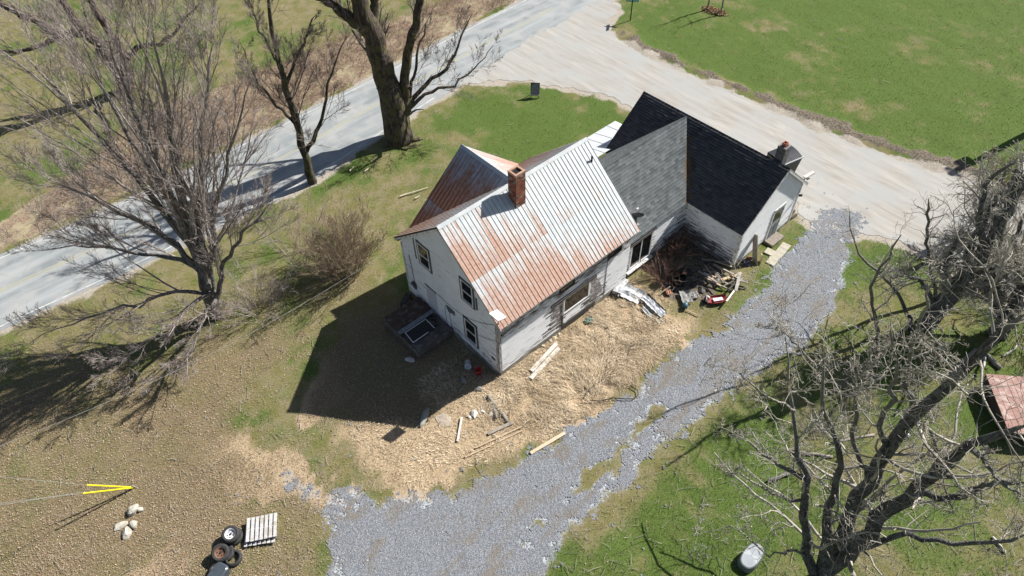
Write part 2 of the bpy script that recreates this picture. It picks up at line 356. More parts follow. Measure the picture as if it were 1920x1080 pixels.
# ------------------------------------------------------------------ house
def siding_material():
    g = NG('white_clapboard_paint'); P = g.pos((1.6, 1.6, 30)); P2 = g.pos((.9, .9, 14)); Pn = g.pos()
    pe = g.sep(g.attr('Col').outputs['Color'])
    n = g.math('ADD', g.math('MULTIPLY', g.noise(P, 1, 4, .6), .6), g.math('MULTIPLY', g.noise(P2, 1.3, 3), .4))
    lim = g.math('SUBTRACT', g.math('SUBTRACT', .72, g.math('MULTIPLY', pe[0], .38)), g.math('MULTIPLY', g.math('POWER', g.math('SUBTRACT', 1, pe[2]), 3), .09))  # extra bare wood along board bottoms, painted in for the lap shadows
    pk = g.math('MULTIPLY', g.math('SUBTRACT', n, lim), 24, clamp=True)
    tone = g.noise(Pn, 1.1, 4); paint = g.mix(g.ramp(tone, .35, .7), (.86, .87, .885), (.78, .795, .815))
    paint = g.mix(pe[1], paint, (.52, .51, .54))
    wood = g.mix(g.ramp(g.noise(P, 2.2, 3), .35, .65), (.055, .05, .05), (.17, .155, .145))
    c = g.mix(pk, paint, wood)
    return g.out(c, .7, g.noise(P, 2, 3), .15, .006, spec=.3)
SIDING = siding_material()
BARE = simple('bare_grey_wood', (.27, .25, .245), (.15, .14, .14), 3, .85, (1.5, 1.5, 26), dirt=(.62, .61, .6), dsc=4)
TRIM = simple('white_trim_paint', (.78, .78, .77), (.62, .62, .62), 5, .6, dirt=(.3, .28, .26), dsc=5)
BTRIM = simple('blue_grey_trim', (.10, .115, .135), (.07, .08, .09), 8, .6)
VINYL = simple('white_vinyl', (.8, .8, .8), (.74, .74, .74), 3, .4)
CONC = simple('old_concrete', (.26, .245, .22), (.15, .14, .125), 4, .9, dirt=(.36, .34, .30))
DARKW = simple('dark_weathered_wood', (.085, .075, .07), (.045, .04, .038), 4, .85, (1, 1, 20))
def glass_material():
    g = NG('dark_window_glass'); return g.out((.012, .014, .015), .06, spec=.55)
GLASS = glass_material()

def peel_front(x, z): return .55*sstep(2.6, 3.4, z)+.20+.45*sstep(1.0, .2, z)*.5
def clapboards(parent, p0, ud, n, width, top, peel, pink=None, e=.105, z0=.3, z1=4, cut=()):
    """lapped boards on a wall that starts at p0 and runs along ud; top(z) gives the span of the wall at height z"""
    bm = MB(); p0 = Vector(p0); ud = Vector(ud); n = Vector(n); z = z0
    while z < z1-.02:
        zt = min(z+e, z1); a, b = top(zt); u = a
        while u < b-.02:
            L = min(random.uniform(1.8, 4.2), b-u); v = u+L
            j = random.uniform(-.003, .004); q = random.uniform(-.002, .003)
            for s0 in np.arange(u, v-.01, 1.2):
                s1 = min(s0+1.2, v-.004)
                c0 = peel((s0+s1)/2, z); pk = pink((s0+s1)/2, z) if pink else 0
                c = (min(1, max(0, c0+random.uniform(-.1, .1))), pk, 0, 1)
                lo = z+q; A = p0+ud*s0; B = p0+ud*s1
                vs = [A+n*.004+V(0, 0, lo), B+n*.004+V(0, 0, lo), B+n*(.030+j)+V(0, 0, lo), A+n*(.030+j)+V(0, 0, lo), B+n*.006+V(0, 0, zt+.012), A+n*.006+V(0, 0, zt+.012)]
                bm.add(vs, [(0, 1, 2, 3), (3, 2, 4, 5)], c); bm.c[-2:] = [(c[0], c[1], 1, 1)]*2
            u = v
        z += e
    return bm.build('clapboard', SIDING, parent, kind='stuff')

HOUSE_O = empty('farmhouse', (0, 0, 0), 0, 'white peeling clapboard farmhouse with rusty metal roof, brick chimney and grey shingled ell', 'house')
Hs, OE, RZ, LX = 3.96, .354, 7.25, 8.675
K = (RZ-Hs)/(3.5+OE)
F0 = .34                                      # top of the foundation
def wall(parent, poly, axis, c, t, inward):   # thin solid wall panel, polygon (u, z) on a plane axis = c, body going inward
    bm = MB(); n = len(poly); mk = (lambda u, z, d: (c+d, u, z)) if axis == 'x' else (lambda u, z, d: (u, c+d, z))
    vs = [mk(u, z, d) for d in (0, inward*t) for u, z in poly]
    bm.add(vs, [tuple(range(n)), tuple(range(2*n-1, n-1, -1))]+[(i, n+i, n+(i+1) % n, (i+1) % n) for i in range(n)], (.2, 0, 0, 1))
    return bm.build('wall', SIDING, parent)
def roofz(y): return Hs+K*(min(y+OE, 7+OE-y))-.10
gab = [(0, F0), (7, F0), (7, roofz(7)), (3.5, roofz(3.5)), (0, roofz(0))]
gspan = lambda z: (0.02+max(0, (z-roofz(0))/K), 6.98-max(0, (z-roofz(0))/K))
Wg = wall(HOUSE_O, gab, 'x', 0, .12, 1)
clapboards(Wg, (0, 0, 0), (0, 1, 0), (-1, 0, 0), 7, gspan, lambda u, z: .18+.26*sstep(1.4, .4, z)+.2*sstep(1.2, 0, u), lambda u, z: 0, z0=F0, z1=roofz(3.5)-.1)
wall(HOUSE_O, gab, 'x', LX, .12, -1)
Wf = wall(HOUSE_O, [(0.12, F0), (LX-.12, F0), (LX-.12, roofz(0)), (.12, roofz(0))], 'y', 0, .12, 1)
def pf(x, z):
    v = .25+.36*sstep(2.3, 2.9, z)+.14*sstep(1.0, .4, z)
    if 3.2 < x < 4.05 and z < 2.3: v = .95
    if 5.9 < x < 6.9 and z < 2.2: v = .75-.25*(z > 1.2)
    return v
clapboards(Wf, (0, 0, 0), (1, 0, 0), (0, -1, 0), LX, lambda z: (.02, LX), pf, z0=F0, z1=roofz(0))
Wl = wall(HOUSE_O, [(.12, F0), (LX-.12, F0), (LX-.12, roofz(0)), (.12, roofz(0))], 'y', 7, .12, -1)
DU0, DUG, DP = .747, 7.215, 7.04
Wd = wall(HOUSE_O, [(DU0+.35, F0), (DU0+DUG-.35, F0), (DU0+DUG-.35, Hs), (DU0+DUG/2, DP-.15), (DU0+.35, Hs)], 'y', 7.13, .12, -1)
# foundation
fb = MB()
fb.box((LX/2, .05, F0/2), (LX-.04, .2, F0)); fb.box((.06, 3.5, F0/2), (.2, 6.7, F0)); fb.box((LX/2, 7.0, F0/2), (LX-.04, .2, F0))
fb.box((11.1, .32, .14), (5.0, .2, .28)); fb.box((13.72, -1.5, .12), (.2, 3.2, .24)); fb.box((16.25, -3.08, .12), (5.1, .2, .24)); fb.box((18.78, 1.4, .12), (.2, 8.8, .24))
fb.build('foundation', CONC, HOUSE_O)
# ell and cross wing walls
EZ, ER, EY, EHW = 2.70, 5.273, 2.963, 2.843; EK = (ER-EZ)/EHW
CZ, CRZ, CX, CHW = 2.72, 5.307, 16.25, 2.95; CK = (CRZ-CZ)/CHW
We = wall(HOUSE_O, [(LX, .28), (13.63, .28), (13.63, EZ-.02), (LX, EZ-.02)], 'y', .26, .12, 1)
clapboards(We, (LX, .26, 0), (1, 0, 0), (0, -1, 0), 5, lambda z: (.0, 4.95), lambda u, z: .2+.3*sstep(2.0, .3, z)+.3*sstep(3, 5, u), z0=.28, z1=EZ-.02)
wall(HOUSE_O, [(LX, .28), (13.63, .28), (13.63, EZ), (LX, EZ)], 'y', 5.75, .12, -1)
Wc = wall(HOUSE_O, [(-3.06, .24), (5.9, .24), (5.9, CZ+.15), (-3.06, CZ+.15)], 'x', 13.633, .12, 1)
clapboards(Wc, (13.633, -3.17, 0), (0, 1, 0), (-1, 0, 0), 3.4, lambda z: (.02, 3.42), lambda u, z: .25+.45*sstep(1.6, .5, z)+.1*sstep(.8, 3, u), z0=.24, z1=CZ+.15)
cx = lambda z: max(0, (z-CZ-.15)/CK)
Wr = wall(HOUSE_O, [(13.633, .24), (18.866, .24), (18.866, CZ+.15), (CX, CRZ-.14), (13.633, CZ+.15)], 'y', -3.177, .12, 1)
clapboards(Wr, (13.633, -3.177, 0), (1, 0, 0), (0, -1, 0), 5.2, lambda z: (.02+cx(z), 5.21-cx(z)), lambda u, z: .1+.3*sstep(.9, .3, z), z0=.24, z1=CRZ-.3)
wall(HOUSE_O, [(13.633, .24), (18.866, .24), (18.866, CZ+.15), (CX, CRZ-.14), (13.633, CZ+.15)], 'y', 5.88, .12, -1)
wall(HOUSE_O, [(-3.06, .24), (5.76, .24), (5.76, CZ+.15), (-3.06, CZ+.15)], 'x', 18.866, .12, -1)
# corner posts, friezes, fascia and rake boards
cb = MB(); cb.box((-.025, .05, 2.1), (.05, .14, 3.5)); cb.box((.055, -.03, 2.1), (.15, .05, 3.5)); cb.build('corner_post', simple('peeling_post', (.6, .6, .62), (.2, .185, .19), 3, .8, (9, 9, 1), lo=.4, hi=.55), HOUSE_O)
cb = MB(); cb.box((-.025, 6.95, 2.1), (.05, .12, 3.5)); cb.build('corner_post', TRIM, HOUSE_O)
cb = MB(); cb.box((13.61, -3.12, 1.52), (.05, .13, 2.55)); cb.box((13.70, -3.2, 1.52), (.14, .05, 2.55)); cb.build('corner_post', TRIM, HOUSE_O)
cb = MB(); cb.box((18.8, -3.2, 1.52), (.14, .05, 2.55)); cb.build('corner_post', TRIM, HOUSE_O)
def board(name, p, q, w, h, mat=TRIM, up=(0, 0, 1)): return MB().bar(p, q, w, h, up=up).build(name, mat, HOUSE_O)
board('fascia_board', (-.13, -OE+.03, Hs-.10), (LX+.13, -OE+.03, Hs-.10), .03, .13)
board('fascia_board', (-.13, 7+OE-.03, Hs-.10), (LX+.13, 7+OE-.03, Hs-.10), .03, .13)
for yy, s in ((-OE, 1), (7+OE, -1)):
    MB().add([(-.13, yy+.03*s, Hs-.15), (LX+.13, yy+.03*s, Hs-.15), (LX+.13, (0 if s > 0 else 7)-.02*s, Hs-.02), (-.13, (0 if s > 0 else 7)-.02*s, Hs-.02)], [(0, 1, 2, 3)]).build('soffit', TRIM, HOUSE_O)
for xx in (-.125, LX+.125):
    for s in (1, -1):
        y0 = -OE if s > 0 else 7+OE; board('rake_board', (xx, y0, Hs-.105), (xx, 3.5, RZ-.105), .03, .14, up=(0, 0, 1))
board('fascia_board', (LX+.1, .17, EZ-.10), (13.4, .17, EZ-.10), .03, .16)
board('frieze_board', (LX+.02, .24, EZ-.28), (13.6, .24, EZ-.28), .035, .2)
board('fascia_board', (13.34, -3.3, CZ-.07), (13.34, .1, CZ-.07), .03, .12)
for yy in (-3.335, 6.035):
    for s in (-1, 1): board('rake_board', (CX+s*CHW, yy, CZ-.09), (CX, yy, CRZ-.09), .03, .15)
MB().add([(CX+CHW-.02, -3.34, CZ-.13), (CX, -3.34, CRZ-.13), (CX, -3.19, CRZ-.13), (CX+CHW-.02, -3.19, CZ-.13)], [(0, 1, 2, 3)]).build('soffit', TRIM, HOUSE_O)

# metal roofing
def tin_material():
    g = NG('rusty_roofing_tin'); rp = g.attr('rust', 'OBJECT').outputs['Fac']; rnd = g.n('ShaderNodeObjectInfo').outputs['Random']
    T = g.n('ShaderNodeTexCoord').outputs['Object']; mp = g.n('ShaderNodeMapping'); g.L.new(T, mp.inputs[0]); mp.inputs['Scale'].default_value = (8, .65, 1); 
    off = g.n('ShaderNodeCombineXYZ'); g.L.new(g.math('MULTIPLY', rnd, 37.0), off.inputs[0]); g.L.new(g.math('MULTIPLY', rnd, 91.0), off.inputs[1]); g.L.new(off.outputs[0], mp.inputs['Location'])
    n = g.math('ADD', g.math('MULTIPLY', g.noise(mp.outputs[0], 1.0, 5, .65), .7), g.math('MULTIPLY', g.noise(g.pos(), 5, 4, .7), .3))
    v = g.sep(g.attr('Col').outputs['Color'])
    f = g.math('ADD', g.math('SUBTRACT', n, .78), g.math('ADD', g.math('MULTIPLY', rp, .5), g.math('MULTIPLY', g.math('SUBTRACT', v[0], .5), .3)))
    k = g.math('MULTIPLY', f, 5, clamp=True)
    tin = g.mix(g.ramp(g.noise(g.pos(), 3, 4), .35, .65), (.46, .495, .51), (.55, .575, .585))
    rust = g.mix(g.ramp(g.noise(mp.outputs[0], 3, 4, .6), .35, .65), (.44, .25, .18), (.47, .345, .29))
    rust = g.mix(g.ramp(g.noise(g.pos(), 9, 3), .5, .7), rust, (.34, .185, .13))
    dark = g.mix(g.ramp(g.noise(g.pos(), 7, 3), .35, .65), (.17, .07, .04), (.26, .125, .075))
    rust = g.mix(g.attr('shade_tone', 'OBJECT').outputs['Fac'], rust, dark)  # darker rust painted in for the slope turned from the sun
    tin = g.mix(g.attr('shade_tone', 'OBJECT').outputs['Fac'], tin, (.30, .36, .44))  # bluish tin painted in for sky-lit shade
    c = g.mix(k, tin, rust)
    rib = g.mix(g.attr('shade_tone', 'OBJECT').outputs['Fac'], (.22, .205, .2), (.36, .24, .17)); c = g.mix(v[1], c, rib)  # rib tops darkened in colour for their shaded sides, tan on dark slopes
    return g.out(c, g.math('ADD', .42, g.math('MULTIPLY', k, .4)), g.noise(g.pos(), 12, 2), .06, .01, metal=0.0, spec=.45)
TIN = tin_material()
PW = .4434
def panel_mesh(w, L, nr=2, seg=6):            # one sheet: ribs along local y (down the slope), x across
    prof = []
    for r in range(nr):
        x = w/nr*r; prof += [(x, 0), (x+.009, .022), (x+.015, .022), (x+.024, 0), (x+w/nr*.5, .003)]
    prof.append((w, 0)); vs = []; cs = []
    for j in range(seg+1):
        t = j/seg
        for x, z in prof: vs.append((x, L*t, z)); cs.append((t, .75 if z > .015 else 0, 0, 1))
    n = len(prof); b = MB(); b.v = vs; b.c = cs; b.f = [(j*n+i, j*n+i+1, (j+1)*n+i+1, (j+1)*n+i) for j in range(seg) for i in range(n-1)]
    me = bpy.data.meshes.new('roof_panel'); me.from_pydata(b.v, [], b.f); a = me.color_attributes.new('Col', 'FLOAT_COLOR', 'POINT'); a.data.foreach_set('color', np.array(b.c, np.float32).ravel()); me.materials.append(TIN)
    return me
def slope_matrix(o, across, down):
    a = Vector(across).normalized(); d = Vector(down).normalized(); n = a.cross(d); 
    M = Matrix.Identity(4)
    for i in range(3): M[i][0], M[i][1], M[i][2], M[i][3] = a[i], d[i], n[i], o[i]
    return M
def tin_slope(parent, o, across, down, W, rows, rust, old=0, lift=.012):  # old is the amount of painted shade tone on the panels
    o = Vector(o); A = Vector(across).normalized(); D = Vector(down).normalized(); n = A.cross(D); k = max(1, round(W/PW)); w = W/k; flip = n.z < 0
    if flip: o = o+A*W; A = -A; n = -n
    y = 0
    for r, L in enumerate(rows):
        me = panel_mesh(w, L+(.06 if r < len(rows)-1 else 0))
        for i in range(k):
            ob = bpy.data.objects.new('roof_panel', me); COL.objects.link(ob); ob.parent = parent
            ob.matrix_local = slope_matrix(o+A*(i*w)+D*y+n*(lift+.010*(len(rows)-1-r)), A, D)
            ob['rust'] = float(rust(k-1-i if flip else i, k, r)); ob['shade_tone'] = float(old)
        y += L
def slab(name, pts, t, mat, parent): 
    n = len(pts); nv = (Vector(pts[1])-Vector(pts[0])).cross(Vector(pts[2])-Vector(pts[0])).normalized()
    if nv.z < 0: nv = -nv
    vs = [Vector(p) for p in pts]+[Vector(p)-nv*t for p in pts]
    return MB().add(vs, [tuple(range(n)), tuple(range(2*n-1, n-1, -1))]+[(i, n+i, n+(i+1) % n, (i+1) % n) for i in range(n)]).build(name, mat, parent)
X0, X1 = -.143, LX+.143; SL = math.hypot(3.5+OE, RZ-Hs); dn = (3.5+OE, RZ-Hs)
R_r = slab('roof', [(X0, 3.5, RZ), (X1, 3.5, RZ), (X1, -OE, Hs), (X0, -OE, Hs)], .05, DARKW, HOUSE_O)
def rust_r(i, k, r):
    f = i/k; u = random.random()
    if r == 1: v = .96-.98*max(0, f-.34)+.26*(u-.5)
    else: v = .98-1.15*f+.5*(u-.5)
    if 2.5 < i < 9 and r == 1: v += .18
    if i == k-3 and r == 0: v = .42
    return max(.04 if u < .5 else .14, min(.95, v))
tin_slope(R_r, (X0, 3.5, RZ), (1, 0, 0), (0, -dn[0], -dn[1]), X1-X0, [2.68, SL-2.68+.03], rust_r)
R_l = slab('roof', [(X0, 3.5, RZ-.004), (X1, 3.5, RZ-.004), (X1, 7+OE, Hs-.004), (X0, 7+OE, Hs-.004)], .05, DARKW, HOUSE_O)
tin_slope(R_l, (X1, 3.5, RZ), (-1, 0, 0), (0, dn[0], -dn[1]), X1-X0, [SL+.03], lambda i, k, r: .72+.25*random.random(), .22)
dx = DU0+DUG/2; DS = math.hypot(DUG/2, DP-Hs); dd = (DUG/2, DP-Hs)
R_d = slab('roof', [(dx, 3.4, DP), (dx, 7+OE, DP), (DU0, 7+OE, Hs), (DU0, 3.4, Hs)], .05, DARKW, HOUSE_O)
def rust_d(i, k, r): return .62+.2*random.random()
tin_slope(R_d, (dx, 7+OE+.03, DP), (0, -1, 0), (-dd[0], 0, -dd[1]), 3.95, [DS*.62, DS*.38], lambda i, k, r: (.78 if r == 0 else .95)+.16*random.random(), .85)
R_e = slab('roof', [(dx, 3.4, DP-.004), (dx, 7+OE, DP-.004), (DU0+DUG, 7+OE, Hs), (DU0+DUG, 3.4, Hs)], .05, DARKW, HOUSE_O)
tin_slope(R_e, (dx, 3.43, DP), (0, 1, 0), (dd[0], 0, -dd[1]), 3.95, [DS], lambda i, k, r: .80+.2*random.random(), .0)
def cap(p, q, parent, n1, n2, w=.17, rust=.3, old=0):  # old is the painted shade tone, as on the panels
    p, q = Vector(p), Vector(q); n1 = Vector(n1).normalized(); n2 = Vector(n2).normalized(); L = (q-p).length; d = (q-p)/L; k = max(2, int(L/.6)); bm = MB(); u = V(0, 0, .06)
    for i in range(k+1):
        a = p+d*(L*i/k); bm.add([a+n1*w+u+V(0, 0, .004*(-1)**i), a+u+V(0, 0, .02), a+n2*w+u+V(0, 0, .003*(-1)**(i//2))], [], (random.random(), 0, 0, 1))
    bm.f = [f for i in range(k) for f in ((3*i, 3*i+1, 3*i+4, 3*i+3), (3*i+1, 3*i+2, 3*i+5, 3*i+4))]
    o = bm.build('ridge_cap', TIN, parent); o['rust'] = rust; o['shade_tone'] = old
cap((X0, 3.5, RZ), (X1, 3.5, RZ), R_r, (0, -dn[0], -dn[1]), (0, dn[0], -dn[1]), rust=.36)
cap((dx, 3.6, DP), (dx, 7+OE+.03, DP), R_d, (-dd[0], 0, -dd[1]), (dd[0], 0, -dd[1]), rust=.35, old=.6)
# drip edge along the near rake
# shingles
def shingle_material(name, a, b, moss=None):
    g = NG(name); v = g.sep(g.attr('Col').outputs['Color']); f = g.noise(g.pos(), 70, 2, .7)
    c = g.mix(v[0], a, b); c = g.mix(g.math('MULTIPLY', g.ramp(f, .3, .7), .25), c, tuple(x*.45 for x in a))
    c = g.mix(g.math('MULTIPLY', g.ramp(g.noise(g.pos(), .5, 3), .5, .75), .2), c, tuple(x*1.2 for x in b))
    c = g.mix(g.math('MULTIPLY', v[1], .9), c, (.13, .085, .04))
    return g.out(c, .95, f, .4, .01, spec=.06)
SH_G = shingle_material('grey_asphalt_shingle', (.05, .06, .066), (.185, .20, .205)); SH_B = shingle_material('dark_asphalt_shingle', (.040, .041, .046), (.125, .125, .13))
def shingles(parent, o, across, down, W, L, mat, tab=.29, ex=.16, litter=None, thick=.012):
    o = Vector(o); A = Vector(across).normalized(); D = Vector(down).normalized(); n = A.cross(D); n = n if n.z > 0 else -n; bm = MB(); k = int(L/ex)+1; m_ = int(W/tab)+1
    for r in range(k):
        wob = random.uniform(-.006, .006)
        for i in range(-1, m_):
            a0 = max(0, (i+.5*(r % 2))*tab+.004); a1 = min(W, (i+1+.5*(r % 2))*tab-.004)
            if a1-a0 < .02: continue
            y1 = min(L+.02, (r+1)*ex+wob+random.uniform(-.005, .005)); y0 = max(0, r*ex-.03)
            th = thick*random.uniform(.85, 1.2); c = o+A*((a0+a1)/2)+D*y1
            lit = litter(c) if litter else 0
            col = (min(1, max(0, random.gauss(.42, .16))), lit, 0, 1)
            P = lambda a, y, h: o+A*a+D*y+n*h
            c2 = (min(1, col[0]+.32), lit, 0, 1); c1 = (max(0, col[0]-.25), lit, 0, 1)  # lit lower edge and darker upper end of each tab painted in
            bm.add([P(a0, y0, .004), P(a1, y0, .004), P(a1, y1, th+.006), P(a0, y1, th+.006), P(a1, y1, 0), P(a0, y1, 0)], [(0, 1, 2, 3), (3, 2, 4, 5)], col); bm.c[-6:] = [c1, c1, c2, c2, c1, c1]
    return bm.build('shingle', mat, parent, kind='stuff')
EL = math.hypot(EHW, ER-EZ); CL = math.hypot(CHW, CRZ-CZ)
def valley(c): return max(0, 1-abs(c.x-(16.21-(ER-c.z)/CK))/.22)*(random.random() < .75)
Re = slab('roof', [(LX+.002, EY, ER), (16.2, EY, ER), (16.2, EY-EHW, EZ), (LX+.002, EY-EHW, EZ)], .05, DARKW, HOUSE_O)
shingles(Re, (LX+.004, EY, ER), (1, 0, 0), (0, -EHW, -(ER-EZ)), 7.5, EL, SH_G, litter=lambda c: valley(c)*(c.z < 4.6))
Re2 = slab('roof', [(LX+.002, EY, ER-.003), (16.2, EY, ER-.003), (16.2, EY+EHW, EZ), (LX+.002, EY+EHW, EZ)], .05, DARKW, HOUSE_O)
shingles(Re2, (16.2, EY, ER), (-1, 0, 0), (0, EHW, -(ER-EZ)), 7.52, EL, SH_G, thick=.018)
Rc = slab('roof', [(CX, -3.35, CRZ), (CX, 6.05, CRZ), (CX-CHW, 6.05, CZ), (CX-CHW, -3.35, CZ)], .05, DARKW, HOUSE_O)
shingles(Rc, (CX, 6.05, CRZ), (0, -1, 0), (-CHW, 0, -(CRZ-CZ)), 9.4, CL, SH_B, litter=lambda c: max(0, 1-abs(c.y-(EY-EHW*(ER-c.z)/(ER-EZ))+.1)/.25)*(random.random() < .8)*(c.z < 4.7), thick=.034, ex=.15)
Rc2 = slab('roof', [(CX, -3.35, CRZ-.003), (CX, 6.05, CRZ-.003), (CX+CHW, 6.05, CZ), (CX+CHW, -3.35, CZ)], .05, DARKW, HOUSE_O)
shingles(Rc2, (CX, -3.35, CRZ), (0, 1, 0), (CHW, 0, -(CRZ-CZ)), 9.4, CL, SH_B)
rc = MB()
for i in range(47):
    y = 6.05-i*.2; rc.add([(CX-.13, y, CRZ-.10+.03), (CX, y, CRZ+.045), (CX+.13, y, CRZ-.07), (CX+.13, y-.2, CRZ-.08), (CX, y-.2, CRZ+.030), (CX-.13, y-.2, CRZ-.085)], [(0, 1, 4, 5), (1, 2, 3, 4)], (random.random(), 0, 0, 1))
rc.build('ridge_shingle', SH_B, Rc, kind='stuff')
# porch roof behind the ell
PTIN = simple('pale_porch_tin', (.62, .64, .66), (.55, .57, .6), 1.5, .45, (6, .5, 1))
pr = MB(); 
pr.add([(LX+.1, 5.76, 2.95), (15.4, 5.76, 2.95), (16.3, 7.9, 2.42), (LX+.1, 7.9, 2.42)], [(0, 1, 2, 3)]); pr.add([(15.4, 5.76, 2.95), (16.45, 5.9, 2.42), (16.3, 7.9, 2.42)], [(0, 1, 2)])
pr.add([(LX+.1, 7.9, 2.42), (16.3, 7.9, 2.42), (16.3, 7.9, 2.28), (LX+.1, 7.9, 2.28)], [(0, 1, 2, 3)]); pr.add([(16.3, 7.9, 2.42), (16.45, 5.9, 2.42), (16.45, 5.9, 2.28), (16.3, 7.9, 2.28)], [(0, 1, 2, 3)])
for i in range(9): pr.bar((LX+.6+i*.75, 5.78, 2.96), (LX+.6+i*.75+(.3 if i > 7 else 0), 7.88, 2.435), .012, .016)
PR = pr.build('porch_roof', PTIN, HOUSE_O)
for x in (9.2, 11.5, 13.8, 16.0): MB().box((x, 7.75, 1.15), (.12, .12, 2.28)).build('porch_post', TRIM, HOUSE_O)

# chimneys
BRICK = None
def brick_mat():
    g = NG('chimney_brick'); v = g.sep(g.attr('Col').outputs['Color']); c = g.mix(v[0], (.20, .07, .045), (.36, .145, .085)); c = g.mix(v[1], c, (.30, .25, .22))
    c = g.mix(g.math('MULTIPLY', g.ramp(g.noise(g.pos(), 5, 4), .45, .7), .7), c, (.07, .05, .045)); return g.out(c, .9, g.noise(g.pos(), 40, 2), .4, .005)
BRICK = brick_mat(); MORT = simple('mortar', (.33, .29, .26), (.2, .18, .16), 12, .95)
def chimney(x, y, sx, sy, z0, z1, mats, capm, hole):
    core = MB().box((x, y, (z0+z1)/2), (sx-.03, sy-.03, z1-z0)).build('chimney', mats[1], HOUSE_O)
    bm = MB(); ch = .072; r = 0; z = z0
    while z < z1-.01:
        for ax, L, W2 in ((0, sx, sy), (1, sy, sx)):
            nb = max(2, round(L/.2)); w = L/nb
            for s in (-1, 1):
                for i in range(nb+(r % 2)):
                    a0 = max(0, (i-.5*(r % 2))*w)+.005; a1 = min(L, (i+1-.5*(r % 2))*w)-.005
                    if a1-a0 < .02: continue
                    c = (a0+a1)/2-L/2; col = (random.random(), float(random.random() < .12), 0, 1); pr_ = random.uniform(-.004, .006)
                    if ax == 0: bm.box((x+c, y+s*(W2/2-.03+pr_), z+ch/2), (a1-a0, .06, ch-.012), col=col)
                    else: bm.box((x+s*(W2/2-.03+pr_), y+c, z+ch/2), (.06, a1-a0, ch-.012), col=col)
        z += ch; r += 1
    bm.build('brickwork', mats[0], core, kind='stuff')
    c = MB(); t = .09; z1 += .0
    for dx_, dy_, a, b in ((0, (sy-t)/2, sx+.02, t), (0, -(sy-t)/2, sx+.02, t), ((sx-t)/2, 0, t, sy-2*t), (-(sx-t)/2, 0, t, sy-2*t)):
        c.box((x+dx_, y+dy_, z1+.05), (a, b, .1))
    c.build('chimney_cap', capm, core)
    MB().box((x, y, z1+.012), (sx-.1, sy-.1, .02)).build('flue_opening', simple('soot', (.012, .011, .010)), core)
    return core
chimney(3.86, 2.92, .56, .52, 6.35, 8.30, (BRICK, MORT), simple('tan_cap', (.46, .30, .22), (.36, .22, .16), 6), .2)
g = NG('grey_painted_brick'); v_ = g.sep(g.attr('Col').outputs['Color']); GB = g.out(g.mix(v_[0], (.10, .10, .10), (.17, .165, .16)), .9)
chimney(16.62, -2.55, .46, .46, 4.6, 6.0, (GB, simple('grey_mortar', (.15, .15, .145))), simple('grey_cap', (.2, .2, .195)), .2)
MB().lathe([(.0, 0), (.15, 0), (.15, .22), (.11, .22), (.11, .05), (0, .05)], 4, Matrix.Translation((16.62, -2.55, 6.06)) @ rot_z(.785)).build('flue_tile', simple('red_clay', (.42, .15, .09), (.32, .11, .07), 8), HOUSE_O)

# windows and doors
def window(o, ud, n, w, h, mull='h', outer=BTRIM, inner=VINYL, ow=.09, iw=.055, name='window', parent=None):
    o = Vector(o); u = Vector(ud); n = Vector(n); z = V(0, 0, 1); parent = parent or HOUSE_O
    up = tuple(n); P = lambda a, b, d: o+u*a+z*b+n*d
    f = MB()
    def fr(bm, m0, wd, d0, d1):
        t = (d1-d0); d = (d0+d1)/2
        bm.bar(P(m0, m0+wd/2, d), P(w-m0, m0+wd/2, d), t, wd, up=(0, 0, 1)); bm.bar(P(m0, h-m0-wd/2, d), P(w-m0, h-m0-wd/2, d), t, wd)
        bm.bar(P(m0+wd/2, m0+wd, d), P(m0+wd/2, h-m0-wd, d), wd, t, up=up); bm.bar(P(w-m0-wd/2, m0+wd, d), P(w-m0-wd/2, h-m0-wd, d), wd, t, up=up)
    fr(f, 0, ow, 0, .05); F = f.build(name, outer, parent)
    s = MB(); fr(s, ow, iw, .0, .062)
    m = ow+iw
    if mull == 'h': s.bar(P(m, h/2, .045), P(w-m, h/2, .045), .03, .05)
    if mull == 'v': s.bar(P(w/2, m, .04), P(w/2, h-m, .04), .05, .03, up=up)
    s.build('sash', inner, F)
    if mull == 'h': R = [(m, m, w-m, h/2-.025, .022), (m, h/2+.025, w-m, h-m, .034)]
    elif mull == 'v': R = [(m, m, w/2-.025, h-m, .03), (w/2+.025, m, w-m, h-m, .03)]
    else: R = [(m, m, w-m, h-m, .03)]
    for a, b, c, d, e in R: MB().add([P(a, b, e), P(c, b, e), P(c, d, e), P(a, d, e)], [(0, 1, 2, 3)]).build('pane', GLASS, F)
    return F
NX, NY = (-1, 0, 0), (0, -1, 0)
window((-.012, 4.55, 3.5), (0, 1, 0), NX, 1.0, 1.56); window((-.012, 1.44, 3.58), (0, 1, 0), NX, .98, 1.5); window((-.012, 1.44, .74), (0, 1, 0), NX, 1.0, 1.66)
board('shutter_remnant', (-.03, 5.78, 3.62), (-.03, 5.78, 4.95), .07, .03, BTRIM, up=NX); board('shutter_remnant', (-.03, 1.32, 3.7), (-.03, 1.32, 4.5), .10, .03, BTRIM, up=NX)
window((4.0, -.012, 1.2), (1, 0, 0), NY, 1.86, 1.2, '', TRIM, VINYL, .05, .06)
window((3.75, -.012, 2.92), (1, 0, 0), NY, 1.0, .42, '', DARKW, DARKW, .05, .03); window((7.0, -.012, 2.92), (1, 0, 0), NY, 1.0, .42, '', DARKW, DARKW, .05, .03)
window((9.1, .245, .42), (1, 0, 0), NY, 1.75, 1.86, 'v', TRIM, VINYL, .05, .07, 'sliding_door')
MB().box((9.95, .14, .36), (1.95, .2, .07)).build('door_sill', TRIM, HOUSE_O)
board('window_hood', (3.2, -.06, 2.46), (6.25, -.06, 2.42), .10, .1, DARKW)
board('window_hood', (8.8, .17, 2.33), (11.0, .17, 2.33), .10, .07, DARKW)
